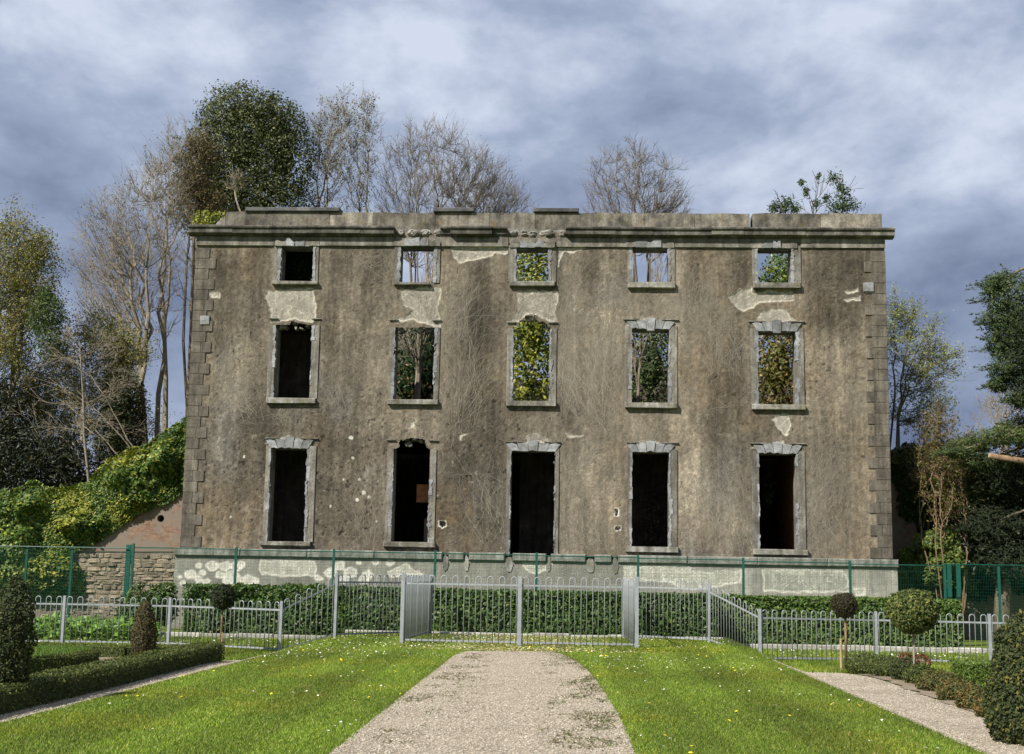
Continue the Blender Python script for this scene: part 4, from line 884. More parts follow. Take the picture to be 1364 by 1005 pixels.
def lawns():
    g = rng(31)
    # density falls off with distance so that blades stay about a pixel apart
    n = 400000; Y = -13-18.5*g.random(n)**0.75; X = g.uniform(LX0-0.05, LX1+0.05, n)
    k = ~in_poly(PATH, X+g.normal(0, 0.045, n), Y+g.normal(0, 0.06, n)); X, Y = X[k], Y[k]
    grass_mesh('lawn_grass', X, Y, 0.026, 0.010, GP, g, 'short mown green lawn grass on both sides of the gravel path')
    n = 90000; Y = g.uniform(-13.2, -7.2, n); X = g.uniform(LX0-0.1, LX1+0.1, n); k = ~((np.abs(X-0.25) < 2.0+g.normal(0, .3, n)) & (g.random(n) < 0.72))
    grass_mesh('lawn_grass', X[k], Y[k], 0.05, 0.016, GP, g, 'thin trodden grass inside the tall bow-top enclosure')
    n = 130000; X = np.concatenate([g.uniform(-15, LX0, n//2), g.uniform(LX1, 15, n//2)]); Y = g.uniform(-15.5, -4.5, n)
    grass_mesh('rough_grass', X, Y, 0.07, 0.017, GP, g, 'rougher grass strips behind and in front of the low fences')
    # top of the parterre bed on the left is turf
    def flowers(name, X, Y, size, colr, lab, cat, hz=0.05):
        m_ = len(X); Z = zground(X, Y)+hz; Vs = []; k = 6; th = 2*np.pi*np.arange(k)/k; r = size*g.uniform(0.6, 1.25, m_)
        tilt = g.normal(0, 0.25, (m_, 2)); px_ = X[:, None]+r[:, None]*np.cos(th); py_ = Y[:, None]+r[:, None]*np.sin(th); pz_ = Z[:, None]+r[:, None]*(np.cos(th)*tilt[:, :1]+np.sin(th)*tilt[:, 1:])+0.004
        V = np.stack([px_, py_, pz_], -1).reshape(-1, 3); F = np.arange(m_*k).reshape(m_, k); return stuff(mesh_np(name, V, [F], M['petal'], None, col=np.array(colr)[None]*g.uniform(0.8, 1.1, (m_, 1))), lab, cat)
    # daisies thicker towards the enclosure
    n = 4600; Y = -8-22*g.random(n)**1.5; X = g.uniform(LX0+.1, LX1-.1, n); cl = fbm(np.stack([X*0.9, Y*0.6, X*0], -1), 3, 83); k = (~in_poly(PATH, X, Y)) & (g.random(n) < 1.5*sstep(0.35, 0.65, cl)*(0.15+0.85*sstep(-22, -13, Y)))
    flowers('daisies', X[k], Y[k], 0.014, (0.72, 0.70, 0.58), 'scattered small white daisies in the lawn', 'daisies')
    n = 520; Y = -8-22*g.random(n)**1.4; X = g.uniform(LX0+.1, LX1-.1, n); cl = fbm(np.stack([X*0.7, Y*0.5, X*0+7], -1), 3, 89); k = (~in_poly(PATH, X, Y)) & (g.random(n) < sstep(0.42, 0.66, cl))
    flowers('dandelions', X[k], Y[k], 0.019, (0.80, 0.62, 0.03), 'yellow dandelion heads dotted over the lawn', 'dandelions', 0.055)
    n = 700; X = np.concatenate([g.uniform(-14, LX0-.4, n//2), g.uniform(LX1+.4, 14, n//2)]); Y = g.uniform(-10.5, -6, n)
    flowers('daisies', X, Y, 0.022, (0.68, 0.67, 0.55), 'pale daisies in the grass strips between kerb and low fence', 'daisies', 0.07)
    # pale fallen petals and dead leaves between path end and hedge
    n = 5200; X = g.normal(0.25, 1.35, n); Y = g.uniform(-14.4, -7.5, n); k = (np.abs(X-0.25) < 3.2); X, Y = X[k], Y[k]
    V, F, c = leaf_arrays(np.stack([X, Y, zground(X, Y)+0.03], 1), np.tile([0, 0, 1.0], (len(X), 1)), 0.055, [(0.42, 0.36, 0.18, 3), (0.55, 0.50, 0.33, 3), (0.30, 0.22, 0.09, 2), (0.5, 0.42, 0.10, 1)], g, 0.35, 0.4)
    stuff(mesh_np('fallen_leaves', V, F, M['matleaf'], None, col=c), 'pale fallen leaves and petals strewn where the path ends', 'leaves')
    # dark tufts and leaf litter along the gravel's edges
    n = 2000; Y = g.uniform(-31, -14.2, n); s_ = g.random(n) < 0.70; X = np.where(s_, 2.0-np.abs(g.normal(0, 0.38, n))-0.25*sstep(-22, -15, Y), -0.6+np.abs(g.normal(0, 0.3, n))); k = in_poly(PATH, X, Y); X, Y = X[k], Y[k]
    cl = fbm(np.stack([X*2, Y*1.2, X*0+2], -1), 3, 91) > 0.47; X, Y = X[cl], Y[cl]; X = np.repeat(X, 4)+g.normal(0, .05, 4*len(X)); Y = np.repeat(Y, 4)+g.normal(0, .04, 4*len(Y))
    V, F, c = leaf_arrays(np.stack([X, Y, zground(X, Y)+0.02], 1), np.tile([0, 0, 1.0], (len(X), 1)), 0.05, [(0.09, 0.085, 0.03, 3), (0.16, 0.13, 0.07, 3), (0.07, 0.11, 0.02, 2)], g, 0.5, 0.5, 0.3)
    stuff(mesh_np('path_litter', V, F, M['matleaf'], None, col=c), 'dry leaf litter and weeds along the gravel edges', 'litter')
    # loose stones over the gravel
    def pebbles(X, Y, lab):
        m_ = len(X); r = g.uniform(0.005, 0.012, m_); a = g.uniform(0, np.pi, m_); O = np.array([(1, 0, 0), (0, 1, 0), (-1, 0, 0), (0, -1, 0), (0, 0, .8), (0, 0, -.3)]); V = np.repeat(O[None], m_, 0)*r[:, None, None]; V[:, :, 0] *= g.uniform(0.8, 1.6, m_)[:, None]
        ca, sa = np.cos(a)[:, None], np.sin(a)[:, None]; V = np.stack([V[..., 0]*ca-V[..., 1]*sa, V[..., 0]*sa+V[..., 1]*ca, V[..., 2]], -1)+np.stack([X, Y, zground(X, Y)+0.011], 1)[:, None, :]
        F = np.array([(0, 1, 4), (1, 2, 4), (2, 3, 4), (3, 0, 4)])[None]+(np.arange(m_)*6)[:, None, None]; pal_ = np.array([(0.33, 0.285, 0.215), (0.41, 0.36, 0.28), (0.25, 0.213, 0.158), (0.15, 0.127, 0.094), (0.50, 0.455, 0.375)]); c = np.repeat(pal_[g.choice(5, m_, p=[.34, .22, .24, .14, .06])], 4, 0)
        stuff(mesh_np('loose_gravel', V.reshape(-1, 3), F.reshape(-1, 3), M['petal'], None, col=c), lab, 'gravel')
    n = 52000; Y = -14.2-17*g.random(n)**0.8; X = g.uniform(-1, 2.3, n); k = in_poly(PATH, X, Y); pebbles(X[k], Y[k], 'loose pale stones on the central gravel path')
    n = 15000; Y = g.uniform(-30, -14, n); s_ = g.random(n) < 0.4; X = np.where(s_, g.uniform(LX0-1, LX0, n), g.uniform(LX1, LX1+1.4, n)); pebbles(X, Y, 'loose stones on the narrow side paths')
lawns()

# ------------------------------------------------------------------ hedges and topiary
LAUREL = [(0.035, 0.075, 0.014, 5), (0.055, 0.105, 0.02, 4), (0.085, 0.14, 0.03, 2), (0.16, 0.19, 0.05, 0.5)]
BOX = [(0.045, 0.065, 0.013, 5), (0.075, 0.095, 0.02, 4), (0.13, 0.135, 0.03, 2)]
YEW = [(0.026, 0.04, 0.012, 5), (0.045, 0.06, 0.016, 4), (0.08, 0.085, 0.02, 1.5)]
IVY = [(0.045, 0.09, 0.016, 5), (0.085, 0.15, 0.025, 4), (0.16, 0.21, 0.035, 2), (0.30, 0.32, 0.08, 0.7)]
IVYY = [(0.17, 0.20, 0.025, 4), (0.28, 0.29, 0.04, 4), (0.38, 0.35, 0.055, 2), (0.08, 0.12, 0.02, 2)]
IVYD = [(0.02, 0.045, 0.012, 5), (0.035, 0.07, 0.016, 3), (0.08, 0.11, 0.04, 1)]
def surf_box(x0, x1, y0, y1, z0, z1, n, g, rag=0.05, seed=1, lump=0.1):
    """points over the front, top, back and end faces of a clipped block, gently lumpy"""
    A = np.array([(x1-x0)*(z1-z0)*1.4, (x1-x0)*(y1-y0), (x1-x0)*(z1-z0)*0.3, (y1-y0)*(z1-z0), (y1-y0)*(z1-z0)]); f = g.choice(5, n, p=A/A.sum()); u = g.random(n); v = g.random(n)
    X = x0+(x1-x0)*u; Y = np.full(n, y0); Z = z0+(z1-z0)*v; N_ = np.zeros((n, 3)); N_[f == 0, 1] = -1
    k = f == 1; Y[k] = y0+(y1-y0)*v[k]; Z[k] = z1; N_[k, 2] = 1
    k = f == 2; Y[k] = y1; N_[k, 1] = 1
    k = f == 3; X[k] = x0; Y[k] = y0+(y1-y0)*u[k]; N_[k, 0] = -1
    k = f == 4; X[k] = x1; Y[k] = y0+(y1-y0)*u[k]; N_[k, 0] = 1
    P = np.stack([X, Y, Z], 1); lm = fbm(P*2.2, 3, seed)-.5; P = P+N_*(lm*lump*2-np.abs(g.normal(0, rag, n)))[:, None]; return P, N_
def rot_about(P, c, a): ca, sa = math.cos(a), math.sin(a); Q = P-np.array(c); return np.stack([Q[:, 0]*ca-Q[:, 1]*sa, Q[:, 0]*sa+Q[:, 1]*ca, Q[:, 2]], 1)+np.array(c)
def block_hedge(name, x0, x1, y0, y1, z0, z1, n, leaf, pal, seed, label, cat='hedge', lump=0.1, rag=0.05, ang=0.0, group=None):
    g = rng(seed); T = empty(name, ((x0+x1)/2, (y0+y1)/2, z0)); tag(T, label, cat, group); P, N_ = surf_box(x0, x1, y0, y1, z0, z1, n, g, rag, seed, lump); L3 = leaf_arrays(P, N_, leaf, pal, g, 0.7, 0.3)
    e = leaf*0.9+lump*0.6; C3 = box_core(x0+e, x1-e, y0+e, y1-e, z0, z1-e, pal[0][:3])
    if ang:
        c = ((x0+x1)/2, (y0+y1)/2, 0); L3 = (rot_about(L3[0], c, ang), L3[1], L3[2]); C3 = (rot_about(C3[0], c, ang), C3[1], C3[2])
    foliage('foliage', T, [L3, C3]); return T
block_hedge('laurel_hedge', -4.7, 5.3, -6.95, -5.4, 0.0, 1.17, 15000, 0.125, LAUREL, 41, 'clipped dark laurel hedge standing behind the tall path enclosure', lump=0.07)
block_hedge('laurel_hedge', 5.2, 12.1, -5.5, -4.1, -0.3, 1.12, 12000, 0.125, [(0.05, 0.10, 0.018, 5), (0.08, 0.135, 0.024, 4), (0.13, 0.18, 0.035, 2)], 42, 'clipped laurel hedge behind the two ball-headed standard trees', lump=0.07)
block_hedge('laurel_hedge', -9.6, -4.6, -5.3, -3.9, -0.3, 1.16, 9000, 0.125, LAUREL, 43, 'uneven laurel hedge behind the dark ball standard and stepped fence', lump=0.2)
def bush(name, ells, n, leaf, pal, seed, label, cat='shrub', trunk=None, core=0.78, mat='leaf', lump=0.35, lscale=1.6, inner=0.16, group=None, base=None, spread=0.8, aspect=0.55, corecol=None, parts=None):
    g = rng(seed); c0 = ells[0][0]; T = empty(name, base if base is not None else (c0[0], c0[1], c0[2]-ells[0][1][2])); tag(T, label, cat, group)
    P, N_ = ell_points(ells, n, g, lump, lscale, inner, seed); ps = [leaf_arrays(P, N_, leaf, pal, g, spread, 0.3, aspect)]
    if core: ps += [sphere_core(c, np.array(r)*core*(1-lump*0.55), corecol or pal[0][:3], g) for c, r in ells]
    foliage('foliage' if not trunk else 'crown', T, ps, mat)
    if trunk: MB().tube(trunk[0], trunk[1], 8).build('trunk', M[trunk[2] if len(trunk) > 2 else 'bark'], T, smooth=True)
    return T
# loose laurels at the hedge's left end
for i, (px, py, r_) in enumerate(((262, 800, 17), (218, 792, 20), (180, 802, 24), (322, 800, 20))):
    c = at(px, py, -4.6); q = r_/ppm(c); bush('laurel_shrub', [((c[0], c[1], c[2]-q*0.6), (q*1.1, q, q*1.5))], 1100, 0.12, LAUREL, 140+i,
        ['bushy laurel below the end of the mansion plinth', 'laurel shrub in front of the rubble stones', 'wide laurel shrub beside the broad green fence post', 'glossy laurel right behind the dark ball standard'][i], base=(c[0], c[1], -0.3))
def clipped(name, prof, base, n, leaf, pal, seed, label, stem=None, cat='topiary', rag=0.045, lump=0.06, group=None, lean=(0, 0), mat='matleaf', stakes=()):
    """solid of revolution topiary: prof = [(z, radius)...] above base"""
    g = rng(seed); base = np.array(base, float); T = empty(name, tuple(base)); tag(T, label, cat, group); zs = np.array([p[0] for p in prof]); rs = np.array([p[1] for p in prof])
    ds = np.hypot(np.diff(zs), np.diff(rs))*(rs[:-1]+rs[1:]+0.02); k = g.choice(len(ds), n, p=ds/ds.sum()); t = g.random(n); z = zs[k]+(zs[k+1]-zs[k])*t; r = rs[k]+(rs[k+1]-rs[k])*t; a = g.uniform(0, 2*np.pi, n)
    sl = np.stack([zs[k+1]-zs[k], -(rs[k+1]-rs[k])], 1); sl /= np.linalg.norm(sl, axis=1, keepdims=True)+1e-9; N_ = np.stack([np.cos(a)*sl[:, 0], np.sin(a)*sl[:, 0], sl[:, 1]], 1)
    P = np.stack([r*np.cos(a)+lean[0]*z, r*np.sin(a)+lean[1]*z, z], 1); lm = fbm(P*5+seed, 3, seed)-.5; P = P+N_*(lm*2*lump-np.abs(g.normal(0, rag, n)))[:, None]+base
    V = []; F = []; m_ = 14
    for i, (zz, rr) in enumerate(prof):
        for q in range(m_): b = 2*np.pi*q/m_; rc = max(0.002, rr-leaf*0.8-lump); V.append((base[0]+lean[0]*zz+rc*math.cos(b), base[1]+lean[1]*zz+rc*math.sin(b), base[2]+zz))
        if i: F += [((i-1)*m_+q, (i-1)*m_+(q+1) % m_, i*m_+(q+1) % m_, i*m_+q) for q in range(m_)]
    foliage('foliage', T, [leaf_arrays(P, N_, leaf, pal, g, 0.75, 0.25, 0.5), (np.array(V), np.array(F), np.tile(np.array(pal[0][:3]), (len(F), 1)))], mat)
    if stem: MB().tube([tuple(base+np.array(p)) for p in stem[0]], stem[1], 8).build('stem', M[stem[2]], T, smooth=True)
    for (sx, sy, h_, r_) in stakes: MB().tube([(base[0]+sx, base[1]+sy, base[2]-0.05), (base[0]+sx, base[1]+sy, base[2]+h_)], r_, 8).build('stake', M['cutwood'], T)
    return T
def topiary():
    def hh(P, ytop, x): 
        d = ray(x, ytop); t = (P[1]-CAM[1])/d[1]; return (CAM+d*t)[2]-P[2]
    # columns and cones
    b = np.array([-5.52, -26.3, -0.1]); h_ = hh(b, 768, 25)
    clipped('yew_column', [(0, 0.25), (0.25, 0.36), (0.7, 0.38), (1.1, 0.31), (1.4, 0.20), (h_-0.06, 0.11), (h_, 0.03)], b, 8000, 0.045, YEW, 151, 'tall dark clipped yew column at the near end of the box edging', lean=(0.12, 0), lump=0.09)
    b = gr(190, 878, -0.2); h_ = hh(b, 798, 190)
    clipped('yew_cone', [(0, 0.2), (0.2, 0.27), (0.55, 0.26), (0.9, 0.2), (h_-0.07, 0.1), (h_, 0.02)], b, 4200, 0.045, [(0.045, 0.045, 0.016, 5), (0.085, 0.07, 0.026, 4), (0.12, 0.085, 0.035, 2)], 152, 'small brownish clipped yew cone among the box edging before the brick wall', lump=0.05)
    b = gr(1350, 990, -0.1); b[0] += 0.14; h_ = hh(b, 812, 1364)
    clipped('yew_cone', [(0, 0.34), (0.2, 0.42), (0.5, 0.4), (0.9, 0.34), (1.2, 0.25), (h_-0.1, 0.13), (h_, 0.03)], b, 8000, 0.05, [(0.03, 0.045, 0.013, 5), (0.06, 0.072, 0.018, 4), (0.13, 0.12, 0.022, 1.2)], 153, 'broad clipped yew cone beside the gravel strip and rust tinged edging', lump=0.06)
    def ball(base, cy, r, cx_, pal, n, seed, lab, leaf=0.05, sr=0.02, sm='bark_red', squash=0.85, stakes=()):
        d = ray(cx_, cy); C = CAM+d*((base[1]-CAM[1])/d[1]); zc = C[2]-base[2]; th = np.linspace(-math.pi/2, math.pi/2, 13); dx_ = C[0]-base[0]
        prof = [(zc+r*squash*math.sin(t), max(0.01, r*math.cos(t))) for t in th]
        clipped('ball_standard', prof, base, n, leaf, pal, seed, lab, stem=([(0, 0, -0.05), (0.01, 0, zc*0.5), (0, 0, zc)], sr, sm), cat='topiary tree', stakes=stakes)
    b = gr(293, 869, -0.27); ball(b, 795, 0.31, 293, [(0.02, 0.03, 0.01, 5), (0.035, 0.045, 0.014, 3)], 3000, 154, 'near-black ball-headed standard on thin stem in front of the laurel hedge', 0.05, 0.025, 'bark_red', 0.95, [(0.05, -0.04, 0.45, 0.02)])
    b = gr(1127, 890, -0.25); ball(b, 806, 0.29, 1128, [(0.03, 0.03, 0.012, 5), (0.055, 0.045, 0.018, 3)], 3000, 155, 'small dark ball-headed standard with orange brown stem and wooden stake', 0.045, 0.028, 'bark_red', 0.95, [(-0.11, -0.05, 0.62, 0.028)])
    b = gr(1218, 912, -0.15); ball(b, 814, 0.46, 1210, [(0.055, 0.085, 0.02, 5), (0.10, 0.125, 0.03, 4), (0.20, 0.21, 0.05, 1.6), (0.3, 0.29, 0.07, .5)], 5200, 156, 'large variegated ball-headed standard tree on slim pale stem', 0.06, 0.022, 'bark_pale', 0.86)
    # box edging
    def edging(pts, w, h_, n, pal, seed, lab, lump=0.03, leaf=0.04, name='box_hedge', rag=0.02):
        g = rng(seed); pts = [np.array(p, float) for p in pts]; T = empty(name, (pts[0][0], pts[0][1], float(zground(pts[0][0], pts[0][1])))); tag(T, lab, 'hedge'); ps = []; tot = sum(np.linalg.norm(b-a) for a, b in zip(pts[:-1], pts[1:]))
        for a, b in zip(pts[:-1], pts[1:]):
            L_ = np.linalg.norm(b-a); m_ = int(n*L_/tot); z0 = float(zground(*((a+b)/2))); P, N_ = surf_box(-0.02, L_+0.02, -w/2, w/2, 0, h_, m_, g, rag, seed, lump); k = g.random(m_) < 0.0
            A_ = leaf_arrays(P, N_, leaf, pal, g, 0.75, 0.3); e = leaf*0.7+lump; C_ = box_core(-0.02, L_+0.02, -w/2+e, w/2-e, -0.05, h_-e, pal[0][:3]); ang = math.atan2(b[1]-a[1], b[0]-a[0])
            for V, F, c in (A_, C_): V = rot_about(V, (0, 0, 0), ang)+np.array([a[0], a[1], z0]); ps.append((V, F, c))
        foliage('foliage', T, ps, 'matleaf')
    edging([(-5.32, -29.5), (-5.33, -24), (-5.42, -20), (-5.50, -16.9)], 0.56, 0.33, 17000, BOX, 161, 'long low clipped box hedge edging the gravel strip along the lawn')
    arc = [(-8.55+2.1*math.cos(t)*0.9, -20.4+1.75*math.sin(t)) for t in np.linspace(-1.5, 1.5, 9)]
    edging([(-8.3, -22.2)]+arc+[(-10.5, -18.6)], 0.34, 0.31, 9000, BOX, 162, 'round-ended clipped box hedge framing a raised turf bed')
    edging([(-12.5, -14.9), (-9.5, -15.2), (-7.6, -15.6), (-6.5, -14.6)], 0.35, 0.28, 5000, BOX, 163, 'low box hedge in front of the low fence near the yew cone')
    g = rng(164); n = 16000; X = g.uniform(-11, -6.8, n); Y = g.uniform(-22.1, -18.7, n); k = ((X+8.55)/1.95)**2+((Y+20.4)/1.75)**2 < 1; k |= (X < -8.55) & (np.abs(Y+20.4) < 1.62)
    X, Y = X[k], Y[k]; th = np.linspace(-math.pi/2, math.pi/2, 12); ZBED = 0.19
    V = [(-11, -21.95, ZBED), (-11, -18.85, ZBED)]+[(-8.55+1.8*math.cos(t), -20.4+1.6*math.sin(t), ZBED) for t in th[::-1]]; struct(mesh_np('turf_bed', np.array(V), [np.arange(len(V))[None, ::-1]], M['ground']))
    hh_ = 0.05*g.uniform(.5, 1.3, len(X)); a = g.uniform(0, np.pi, len(X)); V = np.stack([np.stack([X-np.cos(a)*.008, Y-np.sin(a)*.008, X*0+ZBED], 1), np.stack([X+np.cos(a)*.008, Y+np.sin(a)*.008, X*0+ZBED], 1), np.stack([X+g.normal(0, .02, len(X)), Y+g.normal(0, .02, len(X)), ZBED+hh_], 1)], 1).reshape(-1, 3)
    stuff(mesh_np('bed_grass', V, np.arange(len(V)).reshape(-1, 3), M['grass'], None, col=np.array([(0.10, 0.17, 0.025)])*g.uniform(.7, 1.3, (len(X), 1))), 'bright turf on top of the round-ended raised bed', 'grass')
    # right: loose row of separate young edging shrubs
    labs = ['first young box shrub of the row, beside the staked dark standard', 'second young box shrub of the row, reddish flushed shrubs behind it', 'dark rounded box shrub left of the pale standard stem', 'box shrub growing round the foot of the pale standard stem', 'spreading olive box shrub right of the pale standard stem', 'olive box shrub with first rusty tips in the row',
            'rust tipped box shrub in the edging row', 'orange tinged box shrub nearest the broad yew cone']
    spots = [(1148, 893, 24, .8), (1178, 901, 24, .8), (1204, 908, 20, 1.), (1222, 914, 20, .9), (1246, 924, 26, .75), (1272, 936, 26, .72), (1298, 948, 26, .7), (1322, 960, 26, .75)]
    for i, (px, py, r_, sq) in enumerate(spots):
        c = gr(px, py, -0.12); q = r_/ppm(c)*1.12; pal = BOX if i < 4 else [(0.055, 0.065, 0.015, 4), (0.11, 0.10, 0.025, 3), (0.20, 0.11, 0.03, 0.4+0.45*(i-4))]
        if i == 2: pal = YEW
        z0 = float(zground(c[0], c[1])); bush('box_shrub', [((c[0]+0.1, c[1]+q*0.5, z0+q*0.5*sq), (q*1.08, q*1.15, q*sq*0.85))], 2600, 0.042, pal, 170+i, labs[i], base=(c[0]+.1, c[1]+q*.5, z0), mat='matleaf', lump=0.22, group='young edging shrubs along the gravel strip')
    c = gr(1312, 925, -0.12); block_hedge('box_cube', c[0]-0.3, c[0]+0.5, c[1]+0.1, c[1]+0.9, -0.15, 0.36, 3600, 0.045, [(0.08, 0.13, 0.02, 5), (0.13, 0.18, 0.03, 3)], 181, 'neat green clipped box cube left of the broad yew cone', 'topiary', 0.02, 0.02)
    for i, px in enumerate((1207, 1228)): c = gr(px, 893, -0.25); bush('red_leaved_shrub', [((c[0], c[1], -0.1), (0.2, 0.2, 0.22))], 380, 0.06, [(0.16, 0.04, 0.03, 3), (0.22, 0.07, 0.04, 2), (0.06, 0.05, 0.02, 2)], 185+i, ['small reddish shrub just behind the pale standard stem', 'second small reddish shrub, further from the staked standard'][i], base=(c[0], c[1], -0.3), core=0)
    # leafy ground cover behind the left fence
    g = rng(190); n = 5200; P = np.stack([g.uniform(-15.5, -10.1, n), g.uniform(-8.6, -5.2, n), np.zeros(n)], 1); P[:, 2] = -0.28+g.uniform(0.03, 0.45, n)*(0.5+fbm(P*1.5, 3, 5)); V, F, c = leaf_arrays(P, np.tile([0, -0.3, 1.0], (n, 1)), 0.17, [(0.10, 0.20, 0.025, 4), (0.15, 0.27, 0.035, 3), (0.07, 0.14, 0.02, 3)], g, 0.6, 0.3, 0.6)
    stuff(mesh_np('ground_cover', V, F, M['leaf'], None, col=c), 'bright green leafy ground cover behind the low fence', 'plants')
topiary()

# ------------------------------------------------------------------ ivy over walls
def ivy_sheet(name, poly_px, Y, n, leaf, pal, seed, label, thick=0.45, cat='ivy', pal2=None, p2=None):
    """ivy mass covering a wall: leaves through a lumpy layer in front of plane Y, outline measured on that plane; thins out at its rim"""
    g = rng(seed); poly = [(at(x, y, Y)[0], at(x, y, Y)[2]) for x, y in poly_px]; xs = [p[0] for p in poly]; zs = [p[1] for p in poly]
    X = g.uniform(min(xs)-.3, max(xs)+.3, n*3); Z = g.uniform(min(zs)-.3, max(zs)+.3, n*3); wob = (fbm(np.stack([X*1.1, Z*1.1, X*0], -1), 4, seed, 0.65)-.5)*1.5
    k = pip(poly, X+wob, Z+wob*0.8); X, Z = X[k][:n], Z[k][:n]; m_ = len(X); f = lambda x, z: sstep(0.28, 0.72, fbm(np.stack([x*1.3, z*1.3, x*0+3], -1), 4, seed+1)); lm = f(X, Z); rim = np.clip(pdist(poly, X, Z)/0.9, 0.12, 1)
    Yp = Y-thick*(0.1+1.2*lm)*rim*(1-0.75*g.random(m_)**1.6)
    P = np.stack([X, Yp, Z], 1); N_ = np.tile([0, -1.0, 0.45], (m_, 1)); e = 0.15
    N_[:, 0] -= (f(X+e, Z)-lm)/e*thick*1.2; N_[:, 2] -= (f(X, Z+e)-lm)/e*thick*1.2
    T = empty(name, ((min(xs)+max(xs))/2, Y, min(zs))); tag(T, label, cat); V, F, c = leaf_arrays(P, N_, leaf, pal, g, 0.6, 0.25, 0.75)
    if pal2 is not None:
        q = g.random(m_) < p2(X, Z); c2 = leaf_arrays(P, N_, leaf, pal2, g)[2]; c = np.where(q[:, None], c2, c)
    foliage('leaves', T, [(V, F, c)])
    return T
def yellowish(X, Z):
    w = np.zeros_like(X)
    for px, py, rx, ry in ((125, 690, 55, 22), (160, 605, 40, 30), (100, 665, 30, 14), (60, 765, 40, 20), (190, 675, 20, 10)):
        p = at(px, py, 0.8); w = np.maximum(w, np.exp(-((X-p[0])/(rx/40.))**2-((Z-p[2])/(ry/40.))**2))
    return np.clip(0.06+1.1*w*sstep(0.3, 0.55, fbm(np.stack([X*1.1, Z*1.1, X*0+9], -1), 4, 99)), 0, 0.85)
ivy_sheet('ivy', [(-30, 655), (45, 650), (105, 652), (140, 615), (200, 588), (248, 556), (248, 652), (222, 672), (188, 684), (160, 700), (140, 716), (100, 735), (120, 745), (105, 800), (-30, 800)], 0.85, 30000, 0.115, IVY, 201, 'green and yellow ivy mounded over the brick garden wall', 0.75, pal2=IVYY, p2=yellowish)
def ivy_wall():
    W = empty('ivy_wall', (14, 3, -0.3)); tag(W, 'high old brick wall smothered in ivy beside the mansion', 'wall'); Y = 3.2
    x0 = XR+0.1; x1 = at(1420, 600, Y)[0]; zt = at(1220, 606, Y)[2]
    MB().box(x0, x1, Y, Y+0.5, -0.3, zt).build('brickwork', M['brick'], W)
    ivy_sheet('ivy', [(1186, 600), (1240, 598), (1262, 620), (1262, 790), (1186, 790), (1186, 745), (1225, 730), (1225, 690), (1196, 668), (1190, 640)], Y-0.05, 9000, 0.12, [(0.025, 0.055, 0.012, 5), (0.045, 0.085, 0.018, 3), (0.10, 0.13, 0.05, 1)], 205, 'dark glossy ivy climbing the high brick wall', 0.5)
    ivy_sheet('ivy', [(1215, 715), (1262, 700), (1300, 730), (1310, 790), (1188, 790), (1190, 760)], Y-1.6, 5000, 0.12, [(0.09, 0.13, 0.025, 4), (0.15, 0.17, 0.035, 2), (0.05, 0.09, 0.02, 3)], 206, 'light green ivy heap at the brick wall foot behind the mesh', 0.8)
    ivy_sheet('ivy', [(1255, 615), (1420, 610), (1420, 800), (1255, 800)], Y-0.05, 7000, 0.14, [(0.018, 0.03, 0.010, 5), (0.035, 0.05, 0.016, 2)], 208, 'shaded ivy on the brick wall behind the dark mesh fence', 0.5)
    ivy_sheet('ivy', [(1186, 596), (1245, 594), (1250, 606), (1186, 612)], Y-0.2, 500, 0.12, [(0.07, 0.08, 0.02, 3), (0.11, 0.10, 0.03, 2)], 207, 'mossy olive growth along the brick wall top', 0.3)
ivy_wall()
